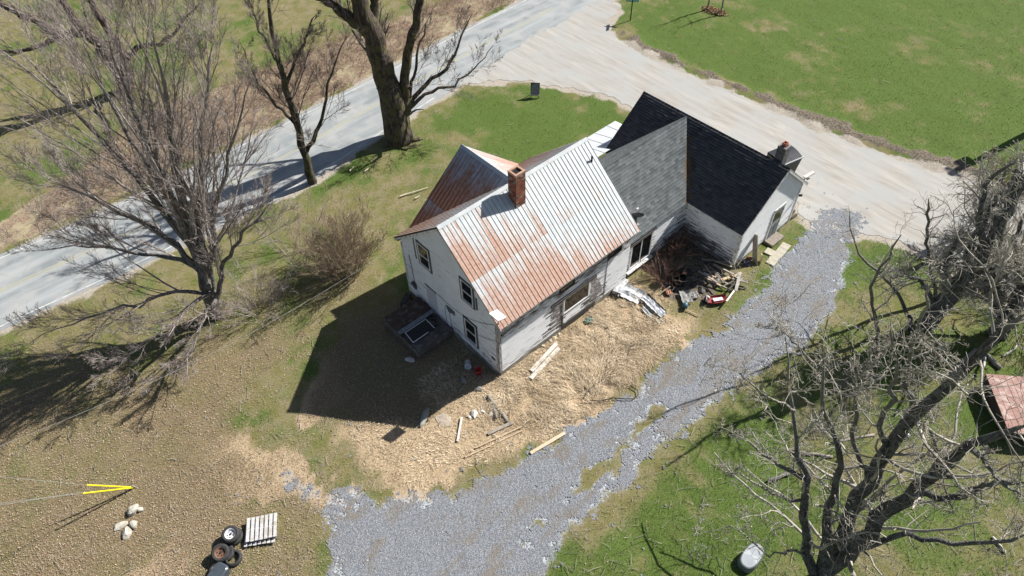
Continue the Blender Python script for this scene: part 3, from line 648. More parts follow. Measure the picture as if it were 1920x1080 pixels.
for a, b, c in ((3.25, .62, 3.98), (5.95, .75, 6.9)):
    bm = MB(); z = b
    while z < 2.28:
        e = c if b < .7 else c-.05-.5*max(0, z-1.1)
        bm.add([(a, -.018, z), (e, -.018, z), (e, -.034, z), (a, -.034, z), (e, -.018, z+.116), (a, -.018, z+.116)], [(0, 1, 2, 3), (3, 2, 4, 5)]); z += .105
    bm.build('bare_siding', BARE, HOUSE_O, kind='stuff')
MB().box((5.2, -.03, .22), (2.3, .06, .40)).build('exposed_sill', DARKW, HOUSE_O)
board('corner_trim', (4.02, -.03, .12), (4.02, -.03, 1.1), .1, .05, DARKW, up=NY)
MB().bar((7.02, -.03, .35), (7.02, -.03, 3.0), .03).build('wall_conduit', simple('grey_conduit', (.3, .31, .32)), HOUSE_O)
# gable-wall details
MB().box((-.025, 4.93, 1.18), (.03, .76, 1.9)).build('boarded_door', simple('lilac_panel', (.55, .55, .6), (.62, .62, .66), 3), HOUSE_O)
MB().box((-.03, 4.93, 2.18), (.04, .9, .04)).build('door_head', DARKW, HOUSE_O)
MB().box((-.03, 3.42, 1.85), (.03, .62, .28)).box((-.05, 3.5, 1.80), (.06, .2, .26)).build('wall_plate', simple('dark_plate', (.12, .12, .13), (.2, .2, .2), 14), HOUSE_O)
MB().lathe([(0, 0), (.10, 0), (.10, .1), (.07, .13), (0, .13)], 12, Matrix.Translation((-.09, 6.35, 1.5)) @ Matrix.Rotation(-math.pi/2, 4, 'Y')).box((-.05, 6.35, 1.3), (.1, .26, .4)).build('electric_meter', simple('meter_grey', (.12, .125, .13)), HOUSE_O)
wb = MB(); wb.tube([(-.03, 6.35, 1.5), (-.03, 6.38, 2.6), (-.04, 6.42, 3.4)], .018, 5)
wb.tube([(-.03, 4.4, 2.2)]+[(-.03, 4.4-4.3*t, 2.2+1.55*t-.55*math.sin(math.pi*t)) for t in np.linspace(.08, 1, 14)], .012, 4)
wb.tube([(-.03, 3.9, .3), (-.03, 3.9, 1.6), (-.03, 3.82, 1.9), (-.03, 3.7, 1.95), (-.03, 3.58, 1.85), (-.03, 3.5, .4)], .010, 4)
wb.tube([(-.04, 1.35, 1.9), (-.10, .6, 2.35), (-.05, .0, 2.7)], .010, 4)
wb.build('wall_cable', simple('black_cable', (.02, .02, .022)), HOUSE_O)
MB().box((-.03, .38, 1.05), (.03, .26, .16)).build('vent_plate', BTRIM, HOUSE_O)
# door in the cross wing gable
D = MB(); D.box((17.0, -3.205, 1.15), (.86, .04, 2.06)); DO = D.build('door', simple('grey_green_door', (.30, .33, .33), (.24, .27, .27), 4), HOUSE_O)
fr = MB(); fr.box((16.52, -3.21, 1.2), (.1, .06, 2.2)); fr.box((17.48, -3.21, 1.2), (.1, .06, 2.2)); fr.box((17.0, -3.21, 2.27), (1.06, .06, .12)); fr.build('door_frame', TRIM, DO)
for a, b in ((16.8, 1.72), (17.2, 1.72)): MB().box((a, -3.23, b), (.3, .02, .62)).build('pane', GLASS, DO)
for a in (16.8, 17.2): MB().box((a, -3.23, .7), (.28, .02, .8)).build('door_panel', simple('door_inset', (.2, .225, .23)), DO)
MB().lathe([(0, 0), (.035, 0), (.035, .05), (0, .06)], 8, Matrix.Translation((17.36, -3.22, 1.1)) @ Matrix.Rotation(math.pi/2, 4, 'X')).build('door_knob', simple('dark_metal', (.04, .04, .04)), DO)
MB().box((17.0, -3.5, .1), (1.1, .5, .14)).build('door_step', simple('old_step', (.3, .26, .22)), HOUSE_O)
MB().lathe([(0, 0), (.045, 0), (.045, .32), (.055, .33), (.055, .36), (0, .36)], 10, Matrix.Translation(V(8.4, 2.68, 6.5))).build('vent_pipe', simple('black_vent_pipe', (.015, .015, .017)), HOUSE_O)
MB().bar((18.8, -3.26, 2.05), (18.8, -3.4, 2.15), .1).build('wall_lamp', simple('black_lamp', (.02, .02, .02)), HOUSE_O)

# ------------------------------------------------------------------ bare trees
def bark(name, a, b, sc=9, moss=None, stretch=(1, 1, .25), bs=.7, tw=None):
    g = NG(name); P = g.pos(stretch); n = g.noise(P, sc*2.2, 5, .65); v = g.vor(P, sc*1.6, 'Distance', 'F1')
    c = g.mix(g.ramp(n, .32, .68), a, b); c = g.mix(g.math('MULTIPLY', g.ramp(v, .35, .7), .7), c, tuple(x*.4 for x in a))
    if tw: c = g.mix(g.ramp(g.sep(g.attr('Rad').outputs['Color'])[0], .02, .085), g.mix(g.ramp(n, .35, .65), *tw), c)
    if moss: c = g.mix(g.math('MULTIPLY', g.ramp(g.noise(g.pos(), 2.2, 4), .5, .62), .7), c, moss)
    return g.out(c, .92, g.math('SUBTRACT', n, v), bs, .04, spec=.15)
def twig_mat(name, a, b):
    g = NG(name); c = g.mix(g.ramp(g.noise(g.pos(), 1.6, 3), .35, .65), a, b); return g.out(c, .85, spec=.25)
def unit(v): return v/np.maximum(np.linalg.norm(v, axis=-1, keepdims=True), 1e-9)
def resample(pts, rad, S_):
    pts = np.asarray(pts, float); d = np.r_[0, np.cumsum(np.linalg.norm(np.diff(pts, axis=0), axis=1))]; t = np.linspace(0, d[-1], S_+1)
    # smooth through the points
    q = np.stack([np.interp(t, d, pts[:, i]) for i in range(3)], 1); r = np.interp(t, np.linspace(0, d[-1], len(rad)), rad)
    for _ in range(2): q[1:-1] = .25*q[:-2]+.5*q[1:-1]+.25*q[2:]
    return q, r
def grow(P, R, per, length, ang, up, wig, S_, rr, rng, t0=.15, t1=1.0, rmin=.004, lf=lambda t: 1.05-.55*t, droop=0):
    """children of every branch in P (N, k, 3): returns their points and radii"""
    N, k, _ = P.shape; L0 = np.linalg.norm(np.diff(P, axis=1), axis=2).sum(1)
    cnt = np.maximum(1, rng.poisson(np.maximum(.6, per*(L0 if isinstance(per, float) else 1)))); par = np.repeat(np.arange(N), cnt); M = len(par)
    t = t0+(t1-t0)*rng.random(M)**.85; f = t*(k-1); i = np.minimum(f.astype(int), k-2); w_ = (f-i)[:, None]
    o = P[par, i]*(1-w_)+P[par, i+1]*w_; tg = unit(P[par, i+1]-P[par, i]); r0 = R[par, i]*(1-w_[:, 0])+R[par, i+1]*w_[:, 0]
    rnd = unit(rng.normal(size=(M, 3))); side = unit(np.cross(tg, rnd)); a = np.radians(ang)*(.65+.7*rng.random(M))[:, None]
    d = unit(tg*np.cos(a)+side*np.sin(a)+np.array([0, 0, up])); L = length*L0[par]*lf(t)*(.6+.8*rng.random(M)) if length < 0.999 else length*lf(t)*(.6+.8*rng.random(M))
    pts = [o]; 
    for s in range(S_):
        d = unit(d+wig*rng.normal(size=(M, 3))+np.array([0, 0, up*.35-droop*(s/S_)]))
        pts.append(pts[-1]+d*(L/S_)[:, None])
    Q = np.stack(pts, 1); rb = np.minimum(r0*.8, np.maximum(rmin*1.3, r0*rr*(.7+.6*rng.random(M))))
    rad = rb[:, None]*np.linspace(1, .4, S_+1)[None]; rad = np.maximum(rad, rmin)
    return Q, rad
def tubes(name, sets, mat, parent, rng, rough=0.0):
    vs = []; fs = []; rs = []; base = 0
    for P, R, n in sets:
        N, k, _ = P.shape; T = np.empty_like(P); T[:, 1:-1] = P[:, 2:]-P[:, :-2]; T[:, 0] = P[:, 1]-P[:, 0]; T[:, -1] = P[:, -1]-P[:, -2]; T = unit(T)
        D = unit(P[:, -1]-P[:, 0]); ref = unit(np.cross(D, rng.normal(size=D.shape)))[:, None, :]
        A = unit(ref-T*(ref*T).sum(-1, keepdims=True)); B = np.cross(T, A); th = np.arange(n)*2*np.pi/n
        rr = R[..., None]*(1+rough*rng.normal(size=(N, k, n))) if rough else np.repeat(R[..., None], n, 2)
        ring = P[:, :, None, :]+(A[:, :, None, :]*np.cos(th)[None, None, :, None]+B[:, :, None, :]*np.sin(th)[None, None, :, None])*rr[..., None]
        vs.append(ring.reshape(-1, 3)); rs.append(np.repeat(R.reshape(-1), n))
        b = np.arange(N)[:, None, None]*k*n+np.arange(k-1)[None, :, None]*n; j = np.arange(n)[None, None, :]; j2 = (j+1) % n
        fs.append((np.stack([b+j, b+j2, b+n+j2, b+n+j], -1)).reshape(-1, 4)+base); base += N*k*n
    return np_mesh(name, np.concatenate(vs), np.concatenate(fs), mat, {'Rad': np.repeat(np.concatenate(rs)[:, None], 4, 1)} if name == 'trunk' else None, True, parent)
def P3(l): return [at(a, b, z) for a, b, z in l]
def tree(base, limbs, levels, barkm, twigm, label, cat='tree', name='bare_tree', seed=1, S_=14, sides=10, group=None, rough=.05, skip=()):
    rng = np.random.default_rng(seed); T = empty(name, tuple(base), 0, label, cat, group)
    LP = []; LR = []; 
    for i, (pts, rad) in enumerate(limbs):
        q, r = resample(np.asarray(pts)-np.asarray(base), rad, S_); j = np.linalg.norm(np.diff(q, axis=0), axis=1).sum()
        r = r.copy(); r[-1] = min(r[-1], max(.012, r[-1]*.35)); q[1:-1] += rng.normal(size=q[1:-1].shape)*min(.07, .012*j); LP.append(q); LR.append(r)
    P = np.stack(LP); R = np.stack(LR)
    tubes('trunk', [(P, R, sides)], barkm, T, rng, rough)
    keep = [i for i in range(len(LP)) if i not in skip]
    sets = []; P, R = P[keep], R[keep]; allP = [(P, R)]
    for lv in levels:
        src = lv.pop('src', -1); n = lv.pop('n'); Q, q = grow(allP[src][0], allP[src][1], rng=rng, **lv); sets.append((Q, q, n)); allP.append((Q, q))
    tag(tubes('crown', sets, twigm, T, rng), kind='stuff')
    return T
GB1 = bark('grey_maple_bark', (.14, .13, .12), (.27, .255, .235), tw=((.2, .17, .155), (.42, .38, .35))); GT1 = twig_mat('grey_maple_twig', (.20, .165, .15), (.42, .37, .345))
BB = bark('dark_furrowed_bark', (.075, .06, .05), (.17, .14, .115), 5, (.12, .12, .05), tw=((.12, .1, .085), (.26, .23, .2))); BT = twig_mat('brown_twig', (.12, .095, .08), (.24, .205, .18))
DB = bark('dark_grey_bark', (.075, .075, .08), (.165, .16, .155), 11, (.16, .165, .155), tw=((.17, .16, .14), (.42, .40, .34))); DT = twig_mat('lichen_grey_twig', (.20, .185, .16), (.50, .47, .40))
RT = twig_mat('reddish_twig', (.15, .085, .065), (.27, .17, .13)); ST = twig_mat('tan_shrub_twig', (.19, .145, .105), (.36, .28, .205))

def stdlv(a, b, c, L1=.45, up=.25): return [dict(n=5, per=a, length=L1, ang=38, up=up, wig=.10, S_=7, rr=.45, t0=.2), dict(n=4, per=b, length=.42, ang=42, up=up*.8, wig=.13, S_=5, rr=.45, t0=.15, rmin=.007), dict(n=3, per=c, length=.5, ang=42, up=up*.6, wig=.16, S_=4, rr=.5, t0=.15, rmin=.0055)]
# the big many-stemmed tree on the left
b0 = at(405, 590, 0)
L = [([(408, 592, 0), (400, 560, 1.2), (372, 480, 4), (320, 400, 6.5), (250, 330, 8.5), (180, 250, 10.5), (110, 165, 12), (40, 95, 13)], [.42, .36, .3, .2, .16, .12, .08, .04]),
     ([(402, 585, 0), (390, 540, 2), (372, 480, 4), (335, 400, 7), (285, 290, 10), (235, 170, 13), (200, 60, 15.5)], [.4, .36, .28, .2, .15, .1, .04]),
     ([(388, 530, 2.2), (375, 480, 4.2), (350, 390, 7.2), (320, 270, 10.5), (300, 150, 13.5), (285, 40, 16)], [.3, .24, .18, .13, .09, .04]),
     ([(392, 530, 2.2), (380, 490, 4), (372, 400, 6.5), (372, 290, 9.5), (385, 170, 12.5), (400, 80, 14.5)], [.28, .22, .17, .12, .08, .03]),
     ([(398, 540, 2), (392, 500, 3.5), (402, 420, 5.5), (425, 320, 8), (450, 230, 10), (470, 150, 12)], [.24, .2, .15, .11, .07, .03]),
     ([(390, 540, 2.4), (380, 500, 3.5), (320, 450, 5), (230, 400, 6.5), (140, 360, 7.5), (50, 310, 8.5)], [.24, .2, .15, .11, .07, .03]),
     ([(390, 530, 2.6), (385, 505, 3.2), (320, 480, 4), (230, 470, 4.5), (130, 460, 5), (60, 470, 5.2)], [.2, .16, .12, .08, .05, .02]),
     ([(400, 550, 1.9), (370, 560, 2.6), (320, 610, 2.6), (260, 650, 2.3), (215, 690, 2)], [.16, .12, .08, .05, .02]),
     ([(405, 560, 1.6), (380, 600, 2.2), (350, 670, 1.7), (310, 700, 1.2)], [.14, .1, .06, .02]),
     ([(398, 550, 2), (340, 540, 3), (250, 570, 3.2), (150, 600, 3.0), (60, 640, 2.8)], [.16, .11, .08, .05, .02]),
     ([(405, 560, 1.6), (425, 490, 3.8), (465, 425, 5.5), (520, 375, 6.5)], [.2, .14, .09, .03]),
     ([(384, 520, 3), (352, 430, 5.6), (290, 340, 8.2), (215, 200, 11.5), (150, 70, 14)], [.24, .19, .14, .09, .04])]
L = [(P3(p), [a*.72 for a in r]) for p, r in L]
tree(b0, L, [dict(n=4, per=14, length=.45, ang=30, up=.2, wig=.06, S_=7, rr=.42, t0=.16), dict(n=3, per=9, length=.45, ang=30, up=.16, wig=.08, S_=5, rr=.45, t0=.12, rmin=.007), dict(n=3, per=9, length=.55, ang=34, up=.12, wig=.11, S_=3, rr=.6, t0=.1, rmin=.0056), dict(n=3, per=1.7, length=.6, ang=34, up=.08, wig=.13, S_=2, rr=.8, t0=.1, rmin=.0055)],
     GB1, GT1, 'many-stemmed grey bare tree spreading over the road left of the house', seed=5, rough=.04)
# second stem clump just behind it
# dark slender tree at the road edge
L = [(P3([(587, 342, 0), (572, 290, 2), (557, 237, 4), (540, 179, 6), (520, 110, 8.2), (505, 40, 10.3), (490, -40, 12.5)]), [.28, .22, .2, .17, .14, .1, .04]),
     (P3([(574, 285, 2.1), (597, 250, 3.4), (605, 195, 5.2), (625, 130, 7.2), (650, 70, 8.6)]), [.14, .11, .08, .05, .02]),
     (P3([(556, 235, 4), (520, 200, 5), (480, 150, 6.6), (450, 80, 8.4)]), [.1, .08, .05, .02]), (P3([(535, 165, 6.3), (560, 100, 8), (590, 30, 10)]), [.1, .07, .03]), (P3([(522, 115, 8), (490, 60, 9.3), (465, 0, 10.5)]), [.11, .07, .03])]
tree(at(587, 342), L, [dict(n=4, per=20, length=.32, ang=52, up=.24, wig=.08, S_=6, rr=.2, t0=.1), dict(n=3, per=10, length=.45, ang=38, up=.2, wig=.10, S_=4, rr=.5, t0=.15, rmin=.008), dict(n=3, per=6, length=.5, ang=36, up=.1, wig=.12, S_=3, rr=.6, t0=.15, rmin=.0065)],
     bark('dark_bark', (.055, .05, .04), (.12, .11, .09), 6, (.11, .11, .05)), BT, 'slim dark upright bare tree at the road edge beside the tan shrub', seed=8)
# thick leaning trunk
L = [(P3([(752, 262, -.1), (748, 245, .6), (735, 190, 2.6), (716, 110, 5.4), (692, 50, 7.6), (668, -10, 9.6), (640, -90, 12)]), [1.0, .82, .70, .62, .55, .42, .3]),
     (P3([(700, 70, 6.9), (665, 40, 8), (630, 12, 9), (580, -20, 10.4)]), [.36, .31, .26, .18]), (P3([(700, 60, 7.2), (703, 10, 8.6), (712, -60, 10.6)]), [.3, .24, .15]),
     (P3([(758, 215, 1.5), (760, 140, 4.3), (772, 60, 7), (792, 0, 9), (800, -60, 10.8)]), [.34, .29, .26, .22, .16]),
     (P3([(762, 205, 1.8), (775, 150, 4), (785, 90, 6), (800, 40, 7.6)]), [.12, .1, .07, .03]),
     (P3([(760, 205, 1.9), (800, 155, 3.5), (840, 130, 4.5), (865, 75, 6.3), (885, 25, 7.8)]), [.17, .13, .1, .06, .02]), (P3([(765, 205, 2), (800, 172, 3), (850, 160, 3.3), (900, 125, 4.2), (925, 85, 5.2)]), [.14, .1, .07, .04, .02]),
     (P3([(750, 190, 2.4), (725, 175, 3), (705, 165, 3.3)]), [.06, .04, .015]), (P3([(768, 215, 1.5), (780, 205, 1.9), (795, 205, 2)]), [.07, .05, .02]), (P3([(752, 215, 1.6), (765, 190, 2.4), (768, 178, 2.7)]), [.5, .45, .3]),
     (P3([(752, 258, .1), (735, 268, .15), (715, 278, -.1)]), [.4, .25, .1]), (P3([(755, 258, .15), (775, 262, .1), (795, 262, -.1)]), [.35, .2, .08])]
tree(at(750, 258), L, [dict(n=4, per=14, length=.34, ang=42, up=.2, wig=.10, S_=6, rr=.16, t0=.25), dict(n=3, per=9, length=.45, ang=38, up=.15, wig=.12, S_=4, rr=.5, t0=.15, rmin=.008), dict(n=3, per=7, length=.5, ang=40, up=.08, wig=.14, S_=3, rr=.6, t0=.15, rmin=.0065)],
     BB, BT, 'massive furrowed trunk leaning over the road with thin side shoots', seed=9, sides=16, rough=.05, skip=(7, 8, 9, 10, 11))
# tree beyond the road, top left
L = [(P3([(240, 172, 0), (215, 120, 2), (180, 80, 4), (150, 50, 5.3), (120, 10, 7), (105, -30, 8.5)]), [.5, .42, .36, .3, .24, .16]),
     (P3([(160, 62, 4.9), (105, 65, 5), (60, 40, 6), (20, 12, 7), (-30, -5, 7.6)]), [.3, .27, .24, .2, .14]), (P3([(110, 72, 5), (60, 90, 4.7), (10, 100, 4.5), (-20, 90, 4.7)]), [.18, .14, .1, .06]),
     (P3([(240, 165, .5), (235, 110, 2.4), (205, 60, 4.2), (175, 10, 6), (150, -40, 7.6)]), [.4, .34, .3, .24, .14]), (P3([(230, 120, 2.2), (262, 80, 3.8), (300, 90, 4.2), (335, 50, 5.8), (380, 0, 7.6)]), [.2, .16, .12, .09, .05])]
tree(at(240, 172), L, [dict(n=4, per=6, length=.3, ang=45, up=.2, wig=.12, S_=6, rr=.25), dict(n=3, per=6, length=.4, ang=42, up=.1, wig=.14, S_=5, rr=.45, rmin=.008), dict(n=3, per=3, length=.5, ang=42, up=.05, wig=.15, S_=3, rr=.5, rmin=.006)],
     bark('warm_dark_bark', (.085, .06, .055), (.17, .135, .12), 5), BT, 'old bare tree with broken limbs beyond the road in the far left field', seed=12)
# near right tree
L = [([(1541, 1090, 0), (1560, 1062, 1.4), (1630, 998, 4.6), (1687, 941, 7), (1740, 905, 8.6), (1805, 835, 11), (1858, 811, 12), (1925, 797, 12.6)], [.5, .46, .40, .36, .3, .22, .18, .13]),
     ([(1538, 1085, 0), (1555, 1040, 1.8), (1590, 974, 4.4), (1626, 900, 7), (1663, 843, 9), (1712, 782, 10.8), (1781, 713, 13), (1842, 664, 14.5), (1925, 585, 16.3)], [.46, .42, .36, .33, .31, .27, .21, .17, .1]),
     ([(1530, 1090, 0), (1515, 1050, 1.2), (1509, 986, 3.6), (1519, 925, 5.8), (1502, 880, 7.4), (1490, 760, 9.6), (1476, 680, 11), (1472, 630, 12)], [.3, .27, .24, .2, .15, .1, .06, .02]),
     ([(1541, 1060, 1), (1561, 925, 5.8), (1583, 890, 7), (1552, 800, 9.8), (1532, 700, 12.4), (1560, 630, 13.6), (1554, 590, 14.4)], [.3, .25, .2, .15, .1, .06, .02]),
     ([(1575, 1040, 2.4), (1646, 1015, 4.4), (1716, 994, 6), (1744, 1019, 5.8), (1830, 1020, 6.8), (1920, 1004, 8)], [.22, .18, .15, .12, .1, .07]),
     ([(1805, 835, 11), (1840, 850, 11), (1870, 900, 10.4), (1920, 930, 10.5)], [.12, .1, .07, .04]), ([(1720, 925, 7.8), (1790, 935, 8.6), (1850, 905, 10), (1925, 905, 11)], [.16, .13, .1, .07]),
     ([(1510, 900, 6.8), (1450, 862, 7.6), (1392, 822, 8), (1345, 800, 7.8)], [.12, .09, .05, .02]), ([(1512, 945, 5), (1440, 925, 6.4), (1395, 892, 6.8), (1350, 880, 6.6)], [.1, .07, .05, .02]),
     ([(1512, 1040, 1.6), (1440, 1042, 3.6), (1385, 992, 4.4), (1350, 985, 4.6), (1300, 1005, 4.2)], [.08, .06, .04, .03, .01]), ([(1530, 690, 11.4), (1500, 650, 11.8), (1460, 620, 12), (1430, 610, 12)], [.07, .05, .03, .015]),
     ([(1712, 782, 10.8), (1700, 700, 12.8), (1720, 610, 14.8), (1755, 520, 16.4)], [.14, .1, .07, .03]), ([(1626, 900, 7), (1600, 830, 8.8), (1610, 740, 11.4), (1640, 640, 14)], [.13, .1, .07, .03]), ([(1663, 843, 9), (1650, 780, 10.8), (1682, 700, 13), (1670, 600, 15.4)], [.14, .1, .06, .03]),
     ([(1490, 770, 10.2), (1430, 740, 11), (1380, 690, 12), (1330, 690, 12)], [.06, .04, .03, .01]), ([(1740, 905, 8.6), (1765, 840, 10), (1730, 800, 11), (1740, 760, 12)], [.12, .09, .06, .03])]
L = [(P3(p), [a*.66 for a in r]) for p, r in L]
tree(at(1538, 1088), L, [dict(n=5, per=11, length=.28, ang=54, up=.14, wig=.20, S_=8, rr=.33, t0=.12), dict(n=3, per=6, length=.46, ang=54, up=.08, wig=.28, S_=6, rr=.42, t0=.1, rmin=.0075), dict(n=3, per=5, length=.48, ang=56, up=.02, wig=.32, S_=4, rr=.55, t0=.1, rmin=.0055), dict(n=3, per=.35, length=.55, ang=56, up=.0, wig=.34, S_=3, rr=.8, t0=.1, rmin=.0045)],
     DB, DT, 'large dark bare tree with twisted limbs in the near right corner', seed=21, sides=12, rough=.06)
# upper right trees
L = [(P3([(1738, 606, 0), (1757, 583, .9), (1800, 537, 2.9), (1850, 462, 5.4), (1892, 392, 7.4), (1930, 320, 9.4)]), [.46, .42, .34, .28, .22, .15]), (P3([(1800, 537, 2.9), (1822, 450, 5.4), (1860, 390, 7.2), (1920, 320, 9.2)]), [.2, .16, .12, .06]),
     (P3([(1775, 560, 1.8), (1772, 500, 3.8), (1795, 455, 5.4), (1800, 430, 6.2)]), [.18, .13, .09, .04]), (P3([(1850, 462, 5.4), (1830, 400, 7.6), (1862, 330, 9.4), (1925, 300, 10.4)]), [.16, .12, .09, .05]), (P3([(1757, 583, .9), (1730, 530, 2.6), (1680, 500, 4), (1640, 520, 4.6)]), [.14, .1, .06, .02])]
tree(at(1738, 606), L, [dict(n=4, per=14, length=.38, ang=50, up=.08, wig=.20, S_=8, rr=.35, t0=.1), dict(n=3, per=10, length=.5, ang=50, up=.0, wig=.26, S_=6, rr=.45, rmin=.007, droop=.12), dict(n=3, per=3, length=.5, ang=50, up=-.05, wig=.28, S_=4, rr=.6, rmin=.006, droop=.15)],
     bark('pale_grey_bark', (.10, .10, .10), (.2, .2, .2), 9, tw=((.17, .16, .14), (.4, .38, .33))), DT, 'leaning grey bare tree with tangled twigs at the right edge by the dirt road', seed=31)
L = [(P3([(1868, 628, 0), (1882, 598, .9), (1915, 543, 2.8), (1960, 470, 5.2)]), [.42, .38, .3, .2]), (P3([(1915, 543, 2.8), (1900, 470, 5), (1920, 400, 7)]), [.2, .14, .06]), (P3([(1880, 600, .9), (1850, 540, 3), (1835, 470, 5)]), [.18, .12, .05]), (P3([(1890, 585, 1.4), (1860, 520, 4), (1880, 440, 6.6)]), [.16, .12, .05])]
tree(at(1868, 628), L, [dict(n=4, per=14, length=.42, ang=52, up=.1, wig=.2, S_=8, rr=.35), dict(n=3, per=9, length=.5, ang=50, up=.0, wig=.26, S_=6, rr=.45, rmin=.007), dict(n=3, per=3, length=.5, ang=50, up=-.03, wig=.28, S_=4, rr=.5, rmin=.006)],
     DB, DT, 'short dark bare tree behind the reddish board at the right edge', seed=33)
L = [(P3([(1862, 428, 0), (1880, 380, 1.9), (1900, 330, 3.9), (1935, 270, 6)]), [.24, .2, .16, .08]), (P3([(1862, 415, .5), (1842, 385, 1.8), (1846, 352, 3.1), (1880, 330, 4)]), [.1, .08, .06, .02]), (P3([(1880, 380, 1.9), (1878, 335, 3.6), (1900, 300, 5)]), [.1, .08, .04]), (P3([(1858, 432, 0), (1832, 404, 1.2), (1826, 370, 2.6), (1842, 345, 3.5)]), [.09, .07, .05, .02])]
tree(at(1862, 428), L, [dict(n=4, per=12, length=.26, ang=45, up=-.05, wig=.14, S_=7, rr=.35, droop=.15), dict(n=3, per=8, length=.45, ang=40, up=-.1, wig=.16, S_=5, rr=.45, rmin=.006, droop=.25)],
     DB, BT, 'small drooping bare tree beside the dirt road near the long pole shadow', seed=35)
for k, (b, pts, sd) in enumerate([((1712, 628), [(1712, 628, 0), (1693, 567, 2.4), (1667, 527, 3.9), (1627, 500, 4.8), (1600, 450, 6.4), (1593, 398, 8)], 41), ((1752, 562), [(1752, 562, 0), (1747, 507, 2), (1737, 440, 4.6), (1741, 373, 7)], 42), ((1640, 690), [(1640, 690, 0), (1650, 620, 2.6), (1625, 560, 4.6), (1650, 500, 6.6), (1690, 440, 8.6)], 43)]):
    tree(at(*b), [(P3(pts), [.11, .09, .07, .055, .04, .015][:len(pts)])], [dict(n=4, per=10, length=.2, ang=48, up=.15, wig=.2, S_=7, rr=.4, t0=.3), dict(n=3, per=5, length=.5, ang=48, up=.1, wig=.24, S_=5, rr=.5, rmin=.007)],
         DB, DT, ['thin bare sapling reaching over the driveway, leftmost beside the green strip', 'thin straight bare sapling in front of the leaning grey tree', 'thin forked bare sapling standing in the shaded grass'][k], 'sapling', 'sapling', seed=sd, sides=7)
# tangle under the right trees, shrubs
def shrub(base, n, h, spread, mat, label, seed, rbase=.3, r=.02, lv=2, name='bare_shrub', per=7, up=.3, lean=(0, 0)):
    rng = np.random.default_rng(seed); T = empty(name, tuple(base), 0, label, 'shrub')
    a = rng.random(n)*2*np.pi; q = np.sqrt(rng.random(n)); S_ = 7; o = np.stack([rbase*q*np.cos(a), rbase*q*np.sin(a), np.zeros(n)], 1)
    d = unit(np.stack([np.cos(a)*q*spread+lean[0], np.sin(a)*q*spread+lean[1], np.ones(n)], 1)); L = h*(.6+.5*rng.random(n)); pts = [o]
    for s in range(S_):
        d = unit(d+.07*rng.normal(size=d.shape)+np.stack([np.cos(a)*.05*q, np.sin(a)*.05*q, .0*a], 1)); pts.append(pts[-1]+d*(L/S_)[:, None])
    P = np.stack(pts, 1); R = r*(.6+.8*rng.random(n))[:, None]*np.linspace(1, .35, S_+1)[None]
    tubes('stem', [(P, R, 4)], mat, T, rng); sets = []
    for i in range(lv):
        P, R = grow(P, R, per, .42, 32, up*.5, .1, 5-i, .55, rng, t0=.2, rmin=.005); sets.append((P, R, 3)); per = max(3, per-3)
    tag(tubes('twigs', sets, mat, T, rng), kind='stuff'); return T
shrub(at(652, 512), 130, 3.1, .40, ST, 'dense tan bare shrub on the lawn left of the house', 51, .8, .014, 2, per=8)
shrub(at(490, 585), 40, 2.4, .9, GT1, 'low grey bare shrub between the big tree and the tan shrub', 52, .8, .014, 2, per=7, up=.1)
shrub(at(560, 480), 26, 3.2, .6, GT1, 'thin grey bare shrub behind the tan shrub near the road', 53, .9, .016, 2, per=6, up=.2)
shrub(at(1262, 478), 46, 1.7, .9, RT, 'reddish bare bush in the shaded corner between the ell and the wing', 54, .35, .016, 2, per=8, up=.12)
shrub(at(1243, 525), 34, 1.3, 1.1, RT, 'reddish bare bush by the sliding door', 55, .3, .014, 2, per=7, up=.05)
shrub(at(1870, 470), 90, 1.8, 1.0, BT, 'brown brushy thicket under the leaning grey tree', 56, 1.6, .014, 2, per=7, up=.1)
shrub(at(1905, 600), 90, 2.0, 1.0, DT, 'grey tangled brush at the right edge behind the saplings', 57, 1.8, .014, 2, per=7, up=.05)
shrub(at(1895, 345), 60, 1.5, 1.0, RT, 'rust-brown brush at the roadside by the pole shadow', 58, 1.3, .012, 2, per=7, up=.05)
shrub(at(1560, 850), 60, 1.4, 1.2, DT, 'low grey brush pile under the near right tree', 59, 1.3, .014, 2, per=6, up=-.05)
shrub(at(195, 365), 90, 1.3, 1.1, GT1, 'low grey brush on the far bank left of the road', 60, 2.2, .012, 1, per=9, up=.05)
def thicket(name, poly, n, h, mat, seed):
    rng = np.random.default_rng(seed); P = np.array(poly); x0, y0 = P.min(0); x1, y1 = P.max(0)
    x = x0+(x1-x0)*rng.random(n*3); y = y0+(y1-y0)*rng.random(n*3); k = (sdf(poly, x, y)+1.2*(fbm(x, y, .5, 3)-.4) > 0) & (fbm(x, y, .6, 8) > .36); x, y = x[k][:n], y[k][:n]; n = len(x)
    d = unit(np.stack([rng.normal(size=n)*.5, rng.normal(size=n)*.5, .8+.3*rng.random(n)], 1)); L = h*(.4+.9*rng.random(n)*fbm(x, y, .4, 15)*1.7); pts = [np.stack([x, y, gz(x, y)], 1)]
    for s in range(4): d = unit(d+.2*rng.normal(size=d.shape)-np.array([0, 0, .06])); pts.append(pts[-1]+d*(L/4)[:, None])
    A = np.stack(pts, 1); R = np.full((n, 5), .010)*np.linspace(1, .5, 5); Q, q = grow(A, R, 2, .5, 45, .05, .2, 3, .7, rng, rmin=.006)
    tag(tubes(name, [(A, R, 3), (Q, q, 3)], mat, None, rng), 'tangle of brown brush on the bank beyond the road', kind='stuff')
BRT = twig_mat('bank_brush', (.26, .18, .135), (.5, .38, .3))
thicket('roadside_brush', BANK[1:4]+[(30, 27.6), (26, 30.5)]+BANK[6:11], 6500, 1.0, BRT, 61)

